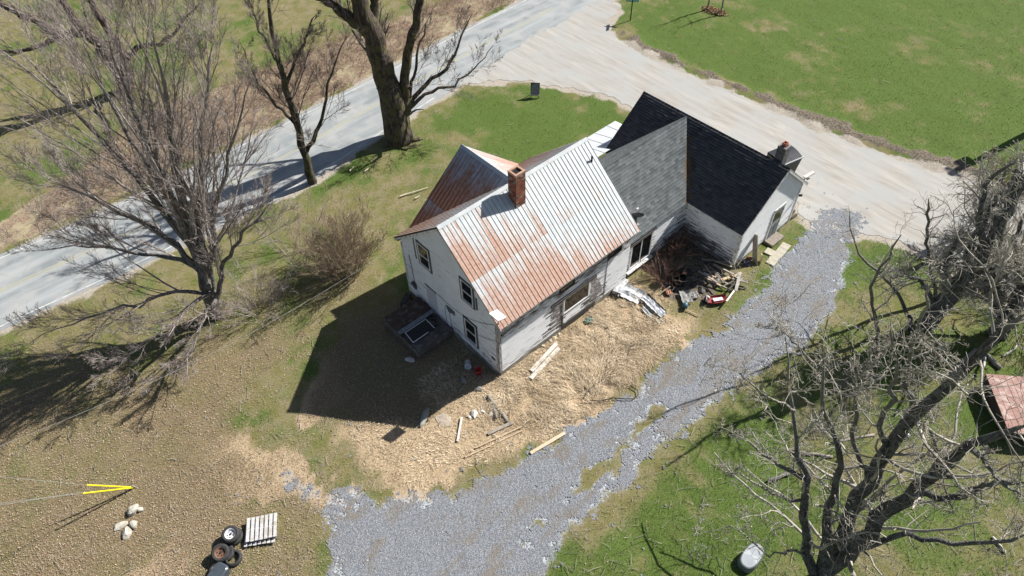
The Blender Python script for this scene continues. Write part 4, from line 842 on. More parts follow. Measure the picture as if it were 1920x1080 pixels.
# ------------------------------------------------------------------ grass, straw and leaves
def blades(name, x, y, h, wd, lean, col, mat, rng, seg=1, z=None, mat_=0):
    n = len(x); b = rng.random(n)*2*np.pi if not mat_ else 14*fbm(x, y, .45, 99, 2)+mat_*rng.normal(size=n); a = b+np.pi/2+.5*rng.normal(size=n); z0 = gz(x, y) if z is None else z; l = lean*(.3+rng.random(n))
    p = np.stack([x, y, z0-.01], 1); s = np.stack([np.cos(a), np.sin(a), 0*a], 1)*(wd/2)[:, None]; dr = np.stack([np.cos(b)*l, np.sin(b)*l, np.ones(n)], 1); dr = unit(dr)*h[:, None]
    if seg == 1: v = np.stack([p-s, p+s, p+dr], 1); F = np.arange(3*n).reshape(n, 3); c = np.repeat(col, 3, 0)
    else:
        mdl = p+dr*.55+np.array([0, 0, .02]); tip = p+dr-np.array([0, 0, 1])*(h*.35*np.minimum(1, l))[:, None]
        v = np.stack([p-s, p+s, mdl+s*.7, mdl-s*.7, tip], 1); i = np.arange(n)[:, None]*5; F = np.concatenate([i+[0, 1, 2], i+[0, 2, 3], i+[3, 2, 4]]); c = np.repeat(col, 5, 0)
    return tag(np_mesh(name, v.reshape(-1, 3), F, mat, {'Col': np.c_[c, np.ones(len(c))]}), kind='stuff')
g = NG('grass_blade'); BLADE = g.out(g.attr('Col').outputs['Color'], .8, spec=.15)
def scatter(n, rng):
    # denser where the photograph looks closest
    px = rng.random(n)*2440-260; py = rng.random(n)**.9*1400-40
    d = CF[None]+((px-960)/FPX)[:, None]*CR-((py-540)/FPX)[:, None]*CU; t = -CAM[2]/d[:, 2]; return CAM[0]+d[:, 0]*t, CAM[1]+d[:, 1]*t
def lerp(a, b, t): return np.asarray(a)+(np.asarray(b)-np.asarray(a))*t[:, None]
def build_grass():
    rng = np.random.default_rng(77); x, y = scatter(500000, rng); z = zones(x, y)
    free = (z['house'] < -.05) & (z['road']+.25*rng.normal(size=x.shape) < -.1) & (z['dirt']+.3*rng.normal(size=x.shape) < -.15) & (z['drive']*(1-.8*z['median']) < .35*rng.random(x.shape)+.1) & (z['soil'] < .5*rng.random(x.shape)+.15) & (z['bank'] < rng.random(x.shape)) & (z['dust'] < rng.random(x.shape)*.9+.1)
    x, y = x[free], y[free]; z = {k: v[free] for k, v in z.items()}; n = len(x); u = rng.random(n)
    gr = np.clip(z['green']+.55*(fbm(x, y, 2.6, 51)-.5)+.5*(rng.random(n)-.5), 0, 1)
    dry = lerp((.155, .13, .065), (.37, .32, .19), u); grn = lerp((.055, .095, .02), (.185, .235, .065), u); c = dry*(1-sstep(.3, .6, gr)[:, None])+grn*sstep(.3, .6, gr)[:, None]
    st = lerp((.31, .235, .14), (.60, .48, .33), u); k = (z['straw']+.4*(rng.random(n)-.5) > .5)[:, None]; c = np.where(k, st, c)
    lf = lerp((.16, .125, .065), (.37, .30, .19), u); k = (z['leaf_shade']*1.0+.6*(rng.random(n)-.5) > .5)[:, None]; c = np.where(k, lf, c)
    h = (.05+.09*rng.random(n))*(.7+.9*fbm(x, y, 1.2, 66)); dist = np.hypot(x-CAM[0], y-CAM[1]); wd = (.014+.014*rng.random(n))*(.6+.011*dist)
    blades('grass', x, y, h, wd, 1.7, c, BLADE, rng, mat_=1.1)
    # darker, taller tussocks on the lawns
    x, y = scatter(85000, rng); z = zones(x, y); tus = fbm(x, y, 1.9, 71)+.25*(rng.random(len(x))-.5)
    k = (z['house'] < -.3) & (z['road'] < -.4) & (z['dirt'] < -.5) & (z['drive'] < .2) & (z['soil'] < .4) & (z['leaf_shade'] < .5) & (tus > .60) & (z['green'] > .38); x, y = x[k], y[k]; n = len(x); u = rng.random(n)
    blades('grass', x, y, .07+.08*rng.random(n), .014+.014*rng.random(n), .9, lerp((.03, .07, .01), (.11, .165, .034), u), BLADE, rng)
    # tall matted straw in front of the house
    P = np.array(STRAW); x = P[:, 0].min()+np.ptp(P[:, 0])*rng.random(150000); y = P[:, 1].min()+np.ptp(P[:, 1])*rng.random(150000); z = zones(x, y)
    core = sdf(pp([(950, 705), (1180, 545), (1240, 600), (1260, 640), (1140, 750), (1050, 800), (930, 770)]), x, y)
    cl = fbm(x, y, .9, 81)*.75+fbm(x, y, 2.6, 84)*.25; k = (z['straw']*(.25+.9*sstep(-1.2, .6, core)) > .35+.9*(rng.random(len(x))-.3)) & (z['house'] < -.1) & (z['drive'] < .3) & (cl+.15*rng.random(len(x)) > .45); x, y, cl, core = x[k], y[k], cl[k], core[k]
    n = len(x); u = np.clip(rng.random(n)*.8+1.2*(fbm(x, y, 1.4, 83)-.5)+.1, 0, 1); tall = sstep(-.8, .8, core)
    blades('dry_grass', x, y, (.24+.34*rng.random(n))*(.6+1.2*cl*tall), .010+.012*rng.random(n), 2.6, lerp((.40, .305, .19), (.82, .69, .51), u), BLADE, rng, 2, mat_=.6)
build_grass()
def build_leaves():
    rng = np.random.default_rng(78); x, y = scatter(360000, rng); z = zones(x, y); q = z['leaf_shade']*.9+.08*z['bank']+.012+.06*z['straw']
    q = q*(.35+1.3*fbm(x, y, .8, 91)); k = (rng.random(len(x)) < q*1.8) & (z['house'] < -.05) & (z['road'] < -.1) & (z['dirt'] < -.1) & (z['drive'] < .35+.4*rng.random(len(x))); x, y = x[k], y[k]; n = len(x)
    s = .014+.018*rng.random(n); a = rng.random(n)*6.283; t = .22*rng.normal(size=(n, 2)); ca, sa = np.cos(a), np.sin(a); o = np.stack([x, y, gz(x, y)+.022+.02*rng.random(n)], 1)
    e1 = np.stack([ca, sa, t[:, 0]], 1)*s[:, None]; e2 = np.stack([-sa, ca, t[:, 1]], 1)*(s*.7)[:, None]; v = np.stack([o-e1, o-e2+np.array([0, 0, .012]), o+e1, o+e2+np.array([0, 0, .012])], 1)
    u = rng.random(n); c = lerp((.22, .155, .105), (.58, .47, .37), u); c = np.where((rng.random(n) < .25)[:, None], lerp((.3, .18, .11), (.42, .28, .19), u), c)
    tag(np_mesh('fallen_leaves', v.reshape(-1, 3), np.arange(4*n).reshape(n, 4), BLADE, {'Col': np.repeat(np.c_[c, np.ones(n)], 4, 0)}), kind='stuff')
build_leaves()
def build_stones():
    rng = np.random.default_rng(79); x, y = scatter(60000, rng); z = zones(x, y); d = z['drive']; k = ((rng.random(len(x)) < .9*np.where((d > .3), .6, d*.35)) | ((z['soil'] > .5) & (rng.random(len(x)) < .35) & (x > 20)) | ((z['dust'] > .3) & (z['dirt'] < .2) & (rng.random(len(x)) < .1))) & (z['house'] < -.1) & (z['road'] < 0); x, y, d = x[k], y[k], d[k]; n = len(x)
    O = np.array([(1, 0, 0), (0, 1, 0), (-1, 0, 0), (0, -1, 0), (0, 0, .7)]); s = .010+.013*rng.random(n); v = np.stack([x, y, np.maximum(gz(x, y), 0)+.012], 1)[:, None]+O[None]*s[:, None, None]*(.7+.6*rng.random((n, 5, 1)))
    F = np.array([(0, 1, 4), (1, 2, 4), (2, 3, 4), (3, 0, 4)]); u = rng.random(n); c = np.where((d > .1)[:, None], lerp((.13, .145, .17), (.56, .59, .63), u), lerp((.06, .05, .04), (.22, .19, .15), u))
    tag(np_mesh('loose_stones', v.reshape(-1, 3), (np.arange(n)[:, None, None]*5+F).reshape(-1, 3), BLADE, {'Col': np.repeat(np.c_[c, np.ones(n)], 5, 0)}), kind='stuff')
build_stones()

def build_litter():
    rng = np.random.default_rng(80); x, y = scatter(9000, rng); z = zones(x, y); k = (z['house'] < -.3) & (z['road'] < -.2) & (z['dirt'] < -.2) & (z['drive'] < .3) & (rng.random(len(x)) < .18+.6*z['leaf_shade']+.3*z['bank']+.5*(y < -8)*(x < 20)); x, y = x[k], y[k]; n = len(x)
    a = rng.random(n)*6.283; L = .15+.55*rng.random(n)**2; d = np.stack([np.cos(a), np.sin(a), .12*rng.random(n)], 1); o = np.stack([x, y, gz(x, y)+.05], 1); q = np.stack([-np.sin(a), np.cos(a), 0*a], 1)
    P = np.stack([o, o+d*(L/2)[:, None]+q*(.06*rng.normal(size=n)*L)[:, None], o+d*L[:, None]+q*(.15*rng.normal(size=n)*L)[:, None]], 1); R = (.006+.008*rng.random(n))[:, None]*np.array([[1, .8, .5]])
    tag(tubes('fallen_twigs', [(P, R, 3)], DT, None, rng), kind='stuff')
build_litter()

# ------------------------------------------------------------------ things in the yard
M_ = {}
def mt(name, *a, **k):
    if name not in M_: M_[name] = simple(name, *a, **k)
    return M_[name]
def TH(o, label, cat, group=None): return tag(o, label, cat, group)
PALE = mt('pale_new_wood', (.62, .52, .38), (.5, .41, .29), 4, .8, (1, 1, 12)); GREYW = mt('grey_old_wood', (.36, .32, .27), (.2, .18, .16), 4, .85, (1, 1, 14)); TANW = mt('tan_wood', (.5, .39, .26), (.36, .27, .18), 4, .85, (1, 1, 14))
WHTW = mt('white_painted_wood', (.7, .69, .65), (.5, .47, .42), 7, .75); BRNW = mt('rusty_brown_deck', (.12, .075, .055), (.07, .05, .042), 4, .85, (1, 1, 10), dirt=(.2, .17, .15), dsc=3)
STONE = mt('pale_fieldstone', (.56, .53, .46), (.38, .36, .31), 6, .95, dirt=(.3, .28, .22), dsc=4, bs=.6); BLK = mt('black_plastic', (.02, .02, .022), (.03, .03, .032), 5, .45)
RUB = mt('tyre_rubber', (.028, .028, .029), (.05, .05, .05), 14, .8); STEEL = mt('white_steel_rim', (.7, .7, .7), (.55, .55, .55), 8, .4)
def local(name, c, rz, label, cat, group=None): return empty(name, (c[0], c[1], c[2] if len(c) > 2 else 0), rz, label, cat, group)
def plank(p, q, w, t, mat, label, group=None, name='plank', cat='board', roll=0):
    p, q = Vector(p), Vector(q); d = q-p; up = Matrix.Rotation(roll, 3, d.normalized()) @ V(0, 0, 1); c = (p+q)/2; bm = MB(); k = 4
    r = d.cross(up).normalized(); u = r.cross(d.normalized()); vs = []
    for i in range(k+1):
        o = p-c+d*(i/k)+u*random.uniform(-.004, .008)+r*random.uniform(-.004, .004); e = 1-random.uniform(0, .05)
        vs += [o+r*(a*w/2*e)+u*(b*t/2) for a, b in ((-1, -1), (1, -1), (1, 1), (-1, 1))]
    fs = [(3, 2, 1, 0), tuple(4*k+j for j in range(4))]+[(4*i+j, 4*i+(j+1) % 4, 4*i+4+(j+1) % 4, 4*i+4+j) for i in range(k) for j in range(4)]
    bm.add(vs, fs); o = bm.build(name, mat); o.location = c; return tag(o, label, cat, group)
def rock(c, r, sc, mat, label, group=None, seed=0, name='stone', cat='stone'):
    rng = np.random.default_rng(seed); bm = bmesh.new(); bmesh.ops.create_icosphere(bm, subdivisions=2, radius=1); ax = rng.normal(size=(9, 3)); ax /= np.linalg.norm(ax, axis=1)[:, None]; cut = .62+.28*rng.random(9)
    for v in bm.verts:
        p = np.array(v.co)
        for a, k in zip(ax, cut):
            d = p @ a
            if d > k: p = p-a*(d-k)*.9
        p = p*(1+.05*rng.normal()); v.co = Vector(p*np.array(sc)*r)
    me = bpy.data.meshes.new(name); bm.to_mesh(me); bm.free(); o = link(name, me, None, mat); o.location = (c[0], c[1], sc[2]*r*.45); o.rotation_euler = (0, 0, seed*1.3); return tag(o, label, cat, group)

DECKG = mt('grey_brown_deck', (.17, .15, .13), (.10, .09, .08), 4, .85, (1, 1, 10), dirt=(.24, .22, .2), dsc=3)
# dark deck at the gable wall
D = empty('deck', (-1.1, 4.7, 0), 0, 'dark weathered wooden deck in the shadow of the gable wall', 'deck')
def dk(bm, name, mat): 
    bm.v = [(x+1.1, y-4.7, z) for x, y, z in bm.v]; return bm.build(name, mat, D)
for i in range(9):
    y = 4.98+i*.135; dk(MB().box((-1.12, y+.06, .60+random.uniform(-.008, .008)), (2.1+random.uniform(-.06, .06), .125, .035)), 'plank', BRNW)
for i in range(10):
    y = 3.48+i*.128; dk(MB().box((-1.12, y+.06, .47+random.uniform(-.006, .006)), (2.0, .118, .03)), 'plank', DECKG)
dk(MB().box((-1.15, 4.86, .66), (2.15, .22, .05)), 'rail_board', mt('blue_grey_board', (.26, .28, .31), (.18, .19, .21), 5, .7))
for a, b, c_, d in ((-2.2, -2.2, 3.42, 6.15), (-2.2, -.02, 3.42, 3.42)):
    for z in (.16, .32, .48): dk(MB().bar((a, c_, z), (b, d, z), .03, .14), 'skirt_board', DECKG)
for x in (-2.12, -.12):
    for y in (3.48, 6.1): dk(MB().box((x, y, .29), (.1, .1, .56)), 'post', DECKG)
FR = empty('window_screen', (-1.42, 4.33, .51), 0, 'white framed window screen lying on the dark deck', 'screen')
f = MB()
for p, q in (((-.62, -.38, .12), (-.55, .37, .12)), ((.68, -.35, .1), (.70, .38, .1)), ((-.58, .37, .12), (.72, .38, .1)), ((-.62, -.38, .12), (.3, -.36, .11))): f.bar(p, q, .035, .025)
f.build('frame', VINYL, FR); MB().add([(-.6, -.36, .115), (.68, -.34, .095), (.70, .36, .095), (-.55, .36, .115)], [(0, 1, 2, 3)]).build('mesh', BLK, FR)
for k, (x, y, r, s) in enumerate(((-.55, 4.2, .22, 3), (-.35, 4.55, .16, 5))): rock((x, y), r, (1, .8, .7), mt('dark_bag', (.03, .03, .035), (.06, .055, .05), 5, .5), ['black rubbish bag on the deck, the larger one', 'small black rubbish bag on the deck against the wall'][k], None, s, 'rubbish_bag', 'bag').location.z += .48
B = local('saw_bench', at(763, 570), .5, 'small old wooden bench standing beside the deck', 'bench')
MB().box((0, 0, .45), (.7, .3, .04)).build('seat', DARKW, B)
for sx in (-.28, .28):
    for sy in (-.11, .11): MB().bar((sx*1.15, sy*1.5, 0), (sx, sy, .43), .05).build('leg', DARKW, B)
MB().bar((-.3, 0, .2), (.3, 0, .2), .04).build('stretcher', DARKW, B)
# buckets
def bucket(c, r, h, mat, label, tilt=0, rz=0):
    T = local('bucket', (c[0], c[1], r*.95 if tilt else 0), rz, label, 'bucket'); R_ = Matrix.Rotation(tilt, 4, 'Y')
    MB().lathe([(0, 0), (r*.82, 0), (r*.95, h*.8), (r, h*.8), (r, h*.86), (r*.97, h*.86), (r*1.02, h), (r*.93, h), (r*.78, .02), (0, .02)], 20, R_).build('body', mat, T, True)
    a = MB(); a.tube([R_ @ V(r*math.cos(t), r*1.05*math.sin(t), h*.9-r*.5*math.sin(abs(t))) for t in np.linspace(0, math.pi, 9)], .006, 4); a.build('handle', mt('wire', (.2, .2, .2)), T); return T
bucket(at(877, 681), .16, .38, mt('white_bucket', (.72, .74, .78), (.66, .68, .72), 4, .4), 'white plastic bucket lying on its side in the house shadow', 1.45, -2.2)
bucket(at(897, 700), .17, .32, mt('red_bucket', (.6, .05, .03), (.48, .04, .025), 4, .4), 'red plastic bucket standing by the foundation corner')
rock(at(769, 676), .22, (1.2, .7, .5), mt('pale_scrap', (.6, .52, .5), (.5, .44, .42), 4), 'pale flat stone in front of the dark deck', None, 4); rock(at(870, 715), .2, (1, .7, .5), mt('grey_stone', (.3, .29, .27), (.2, .19, .18), 5), 'grey stone in the shadow below the white bucket', None, 6); rock(at(893, 690), .13, (1, .8, .6), mt('grey_stone'), 'small grey stone between the white and the red bucket', None, 8)
o = rock((-4.02, .62), .55, (1, .34, .3), mt('slate_slab', (.3, .31, .28), (.2, .21, .19), 4, .9), 'long grey-green slab at the edge of the house shadow', None, 2, 'slab', 'slab'); o.rotation_euler.z = .55
rock((-1.22, .14), .2, (1.1, .7, .55), CONC, 'broken concrete block at the shadow edge near the house corner', None, 9, 'concrete_block', 'block')
o = rock((-3.45, -.1), .45, (1.1, .8, .07), mt('sunken_flagstone', (.44, .38, .31), (.33, .28, .22), 6), 'sunken round flagstone in the dry grass', None, 11, 'flagstone', 'flagstone')
# boards in the dry grass
plank((-1.71, -3.93, .06), (.07, -4.22, .07), .15, .05, PALE, 'clean pale board lying along the edge of the driveway', roll=.1)
plank((-2.45, -1.97, .07), (-1.26, -2.3, .1), .15, .045, GREYW, 'short grey board beside the rotten logs'); plank((-3.67, -1.35, .08), (-2.76, -.54, .08), .09, .05, WHTW, 'narrow white stick pointing at the house shadow')
plank((-3.9, -2.16, .05), (-1.24, -2.87, .06), .07, .05, TANW, 'long thin tan board, the lower of two lying side by side'); plank((-3.3, -2.12, .07), (-1.1, -2.72, .08), .08, .05, TANW, 'long thin tan board, the upper of two lying side by side')
for k, (a, b, r) in enumerate((((915, 742), (952, 790), .09), ((923, 748), (930, 785), .07))):
    p, q = at(*a, .08), at(*b, .1); P = [Vector(p).lerp(Vector(q), t)+V(random.uniform(-.04, .04), random.uniform(-.04, .04), 0) for t in np.linspace(0, 1, 6)]; c = P[2].copy()
    o = MB().tube([x-c for x in P], [r*random.uniform(.8, 1.1) for _ in P], 9).build('log', DB, None, True); o.location = c; tag(o, ['rotten dark log in the dry grass, the longer one', 'short rotten dark log beside the longer one'][k], 'log')
for k, (q, r) in enumerate((((889, 776), .22), ((905, 772), .12), ((921, 777), .14), ((880, 782), .1))): rock(at(*q), r, (1.2, .7, .45), mt('white_plaster', (.66, .64, .6), (.5, .47, .42), 6), ['white broken plaster lump in the dry grass, the largest', 'white plaster lump in the middle of the row', 'white plaster lump at the end nearest the logs', 'small white plaster lump at the outer end of the row'][k], 'plaster lumps in the dry grass', 20+k, 'plaster_lump', 'rubble')
plank((.9, -1.15, .16), (3.1, -.80, .16), .20, .04, WHTW, 'white board on the ground along the foundation, outer of the two'); plank((1.2, -.86, .17), (3.2, -.52, .17), .20, .04, WHTW, 'white board on the ground along the foundation, inner of the two')
for k, q in enumerate(((1032, 640), (1040, 634), (1048, 628), (1018, 650))): rock(at(*q), .12, (1, .7, .6), mt('yellowish_rubble', (.55, .49, .36), (.42, .38, .3), 6), ['rubble piece by the foundation behind the white boards, second from the house corner', 'rubble piece by the foundation behind the white boards, third from the house corner', 'rubble piece by the foundation, farthest from the house corner', 'rubble piece by the foundation, nearest the house corner'][k], 'rubble along the foundation', 30+k, 'rubble', 'rubble')
# scrap sheets by the wall
def sheet_scrap(q0, q1, w, mat, label, z=.08, wav=.05, seed=0):
    p, q = Vector(at(*q0, z)), Vector(at(*q1, z)); c = (p+q)/2; d = (q-p).normalized(); r = V(-d.y, d.x, 0); rng = random.Random(seed); n, m2 = 9, 6; L = (q-p).length; vs = []
    for i in range(n+1):
        for j in range(m2+1): vs.append(d*(L*(i/n-.5)+rng.uniform(-.03, .03))+r*(w*(j/m2-.5)+rng.uniform(-.02, .02))+V(0, 0, wav*math.sin(j*2.1+seed)+rng.uniform(-.02, .03)))
    top = [v+V(0, 0, .012) for v in vs]; N = len(vs); q_ = [(i*(m2+1)+j, i*(m2+1)+j+1, (i+1)*(m2+1)+j+1, (i+1)*(m2+1)+j) for i in range(n) for j in range(m2)]
    o = MB().add(vs+top, q_+[tuple(x+N for x in f)[::-1] for f in q_]).build('metal_sheet', mat); o.location = c; return tag(o, label, 'sheet', 'scrap sheets by the wall')
WSH = mt('white_scrap', (.72, .74, .76), (.52, .54, .57), 5, .6, dirt=(.3, .29, .28), dsc=5)
sheet_scrap((1166, 543), (1203, 560), .95, WSH, 'crumpled white sheet nearest the sliding door', .12, .06, 1); sheet_scrap((1205, 556), (1245, 592), .42, WSH, 'long white sheet on top of the scrap', .2, .04, 2)
sheet_scrap((1207, 575), (1238, 606), .40, mt('grey_sheet', (.48, .5, .5), (.36, .37, .37), 5, .6), 'long grey sheet on the driveway side of the scrap', .1, .03, 3); sheet_scrap((1213, 553), (1247, 586), .26, BLK, 'black strip under the white sheets', .1, .02, 4); sheet_scrap((1198, 566), (1232, 600), .2, BLK, 'black strip between the white and the grey sheet', .08, .02, 5)
R = local('radiator', at(1163, 540, .1), .35, 'white finned radiator lying by the wall', 'radiator')
for i in range(12): MB().box((-.5+i*.09, 0, .13), (.06, .45, .2)).build('fin', WSH, R)
MB().tube([(-.55, -.12, .1), (-.72, -.12, .1)], .08, 10).build('pipe', BLK, R)
sheet_scrap((1098, 603), (1112, 598), .3, mt('green_scrap', (.12, .24, .2), (.3, .34, .28), 7, .5), 'crumpled teal plastic scrap by the picture window', .08, .05, 7)
# lumber pile and junk in the corner
rng = random.Random(5); piled = [GREYW, WHTW, PALE, GREYW, GREYW, TANW, GREYW, DARKW]
LP = [((1318, 505), (1368, 520)), ((1320, 512), (1365, 532)), ((1322, 520), (1352, 536)), ((1326, 525), (1362, 540)), ((1340, 510), (1358, 530)), ((1352, 525), (1390, 512)), ((1360, 535), (1392, 518)), ((1368, 532), (1400, 540)), ((1376, 548), (1392, 520)),
      ((1380, 545), (1387, 512)), ((1345, 500), (1384, 522)), ((1338, 495), (1378, 516)), ((1330, 500), (1350, 516)), ((1322, 498), (1338, 520)), ((1350, 535), (1372, 545)), ((1366, 543), (1384, 524)), ((1310, 508), (1345, 530)), ((1362, 565), (1378, 543)), ((1335, 488), (1372, 500)), ((1316, 486), (1362, 492)), ((1372, 522), (1402, 530)), ((1330, 528), (1346, 514))]
for i, (a, b) in enumerate(LP):
    z0 = .08+.06*(i % 6); z1 = .08+.06*((i*3) % 7)
    plank(at(*a, z0), at(*b, z1), rng.choice((.07, .09, .12, .15)), .04, piled[i % 8], 'weathered scrap board in the jumbled pile at the corner of the wing', 'scrap boards in the corner pile', roll=rng.uniform(-.5, .5))
for k, (a, b) in enumerate((((1218, 498), (1330, 543)), ((1290, 520), (1382, 545)), ((1300, 490), (1375, 487)), ((1287, 515), (1260, 545)))):
    p, q = Vector(at(*a, .25)), Vector(at(*b, .15)); c = (p+q)/2; o = MB().tube([(p-c).lerp(q-c, t)+V(0, 0, .05*math.sin(t*6+k)) for t in np.linspace(0, 1, 8)], [.03-.002*i for i in range(8)], 6).build('pole', mt('weathered_pole', (.17, .15, .13), (.11, .1, .09), 6)); o.location = c
    tag(o, ['long grey pole leaning from the sliding door into the brush', 'long grey pole running under the scrap boards', 'grey pole along the wing wall behind the pile', 'short grey pole beside the black tub'][k], 'pole')
T = local('tub', at(1271, 530), .7, 'black square plastic tub in the shaded corner', 'tub')
MB().lathe([(0, .02), (.36, .02), (.46, .5), (.5, .5), (.5, .46), (.48, .46), (.40, 0), (0, 0)], 4, rot_z(.785)).build('body', BLK, T); MB().tube([(-.34, .0, .5), (.34, 0, .5)], .02, 5).build('handle', BLK, T)
for k, (q, r, sc) in enumerate((((1285, 512), .34, (1.3, 1, .4)), ((1315, 545), .26, (1.2, .8, .4)), ((1300, 535), .24, (1, 1, .35)))): rock(at(*q), r, sc, mt('dark_tarp', (.022, .022, .022), (.05, .045, .04), 4, .6), ['heap of dark tarp beneath the reddish bush', 'heap of dark tarp behind the red sled', 'heap of dark tarp beside the grey panels'][k], None, 60+k, 'tarp_heap', 'tarp')
sheet_scrap((1283, 545), (1290, 567), .55, mt('grey_panel', (.3, .3, .29), (.22, .22, .21), 6), 'flat grey panel leaning in the junk, the larger one', .15, .02, 9); sheet_scrap((1300, 547), (1306, 558), .35, mt('grey_panel'), 'small grey panel behind the larger one', .18, .02, 10)
sheet_scrap((1250, 540), (1256, 552), .32, mt('terracotta_board', (.4, .2, .13), (.32, .17, .11), 5), 'terracotta coloured board beside the black tub', .1, .01, 11)
plank(at(1240, 549, .1), at(1257, 537, .3), .05, .03, PALE, 'thin pale stick lying over the terracotta board'); plank(at(1293, 562, .1), at(1310, 556, .12), .1, .03, TANW, 'tan board scrap between the grey panel and the red sled')
SL_ = local('sled', at(1343, 566), -.55, 'red plastic sled with a white patch on top of the junk', 'sled'); b = MB(); n = 10
for i in range(n+1):
    t = i/n; w_ = .26*(1-.5*abs(2*t-1)**3); zz = .12+.25*max(0, t-.75)*2
    b.add([(-.5+t, -w_, zz+.12), (-.5+t, -w_*.85, zz), (-.5+t, w_*.85, zz), (-.5+t, w_, zz+.12)], [])
b.f = [(4*i+j, 4*i+j+1, 4*i+5+j, 4*i+4+j) for i in range(n) for j in range(3)]; b.build('shell', mt('red_plastic', (.34, .05, .05), (.26, .04, .04), 4, .5), SL_)
MB().box((.05, 0, .18), (.5, .2, .05)).build('seat_pad', WSH, SL_); MB().tube([(-.5, -.2, .3), (-.6, 0, .32), (-.5, .2, .3)], .02, 6).build('pull_bar', mt('pale_pink', (.6, .35, .35)), SL_)
C_ = local('paint_can', at(1321, 570), .3, 'black and white can lying by the red sled', 'can'); Rm = Matrix.Translation((0, 0, .13)) @ Matrix.Rotation(1.4, 4, 'Y')
MB().lathe([(0, 0), (.13, 0), (.13, .3), (0, .3)], 16, Rm).build('body', BLK, C_, False); MB().lathe([(0, .3), (.135, .3), (.135, .36), (0, .36)], 16, Rm).build('lid', WSH, C_)
C_ = local('jug', at(1282, 580), .3, 'small blue jug in the grass by the junk', 'jug'); MB().lathe([(0, 0), (.14, 0), (.15, .22), (.06, .3), (.05, .36), (0, .36)], 14, Matrix.Translation((0, 0, .12)) @ Matrix.Rotation(1.2, 4, 'Y')).build('body', mt('blue_plastic', (.06, .12, .16), (.08, .16, .19), 4, .4), C_, True); MB().lathe([(0, .36), (.06, .36), (.06, .4), (0, .4)], 10, Matrix.Translation((0, 0, .12)) @ Matrix.Rotation(1.2, 4, 'Y')).build('cap', WSH, C_)
plank(at(1286, 581, .06), at(1310, 592, .05), .045, .03, TANW, 'thin tan stick beside the blue jug')
# pavers, leaning board, scraps at the wing gable
for k, (q, lb) in enumerate((((1446.5, 492), 'pale square paver nearest the gravel at the near end of the strip'), ((1452.6, 483.6), 'pale square paver, second of the strip from the near end'), ((1460, 477), 'pale square paver in the middle of the strip'), ((1465.8, 470), 'pale square paver, second of the strip from the far end'), ((1471.5, 463.3), 'pale square paver at the far end of the strip'), ((1442.6, 474), 'single pale paver lying apart from the strip'))):
    p = at(*q); o = MB().box((0, 0, 0), (.48, .47, .06)).build('paver', mt('buff_paver', (.47, .44, .36), (.38, .355, .29), 9, .9), None, bevel=.008)
    o.location = (p[0], p[1], .045+.004*k); o.rotation_euler = (random.uniform(-.02, .02), random.uniform(-.02, .02), .12+random.uniform(-.05, .05)); tag(o, lb, 'paver', 'square pavers by the wing')
plank((14.85, -3.75, .03), (15.02, -3.22, 1.62), .38, .03, mt('plywood', (.45, .39, .32), (.36, .31, .25), 4, .85), 'grey plywood strip leaning against the white gable wall', name='plywood', cat='board', roll=1.57)
plank((15.02, -3.98, .03), (15.15, -3.85, .5), .3, .03, PALE, 'small pale board leaning at the foot of the plywood', roll=1.5)
rock(at(1398, 494), .24, (1.2, .8, .6), mt('dark_blue_bag', (.04, .055, .12), (.08, .1, .16), 5, .5), 'dark blue bag in the corner at the foot of the wing', None, 71, 'bag', 'bag'); rock(at(1404, 487), .2, (1, .8, .8), mt('rust_brown_scrap', (.2, .09, .06), (.28, .16, .12), 5), 'rust-brown scrap behind the plywood', None, 72, 'scrap', 'scrap')
plank(at(1508, 333, .3), at(1526, 323, .3), .2, .1, WHTW, 'white plank sticking out behind the far eave'); plank(at(1500, 345, .2), at(1512, 338, .25), .12, .08, WHTW, 'short white plank below the far eave corner')
for k, q in enumerate(((1486, 398), (1490, 405), (1456, 434), (1450, 440))): plank(at(q[0]-6, q[1]+4, .08), at(q[0]+4, q[1]-3, .1), .12, .06, DARKW, ['dark wood scrap at the far end of the gable wall, outer piece', 'dark wood scrap at the far end of the gable wall, inner piece', 'dark wood scrap right of the door step', 'dark wood scrap in front of the door step'][k])
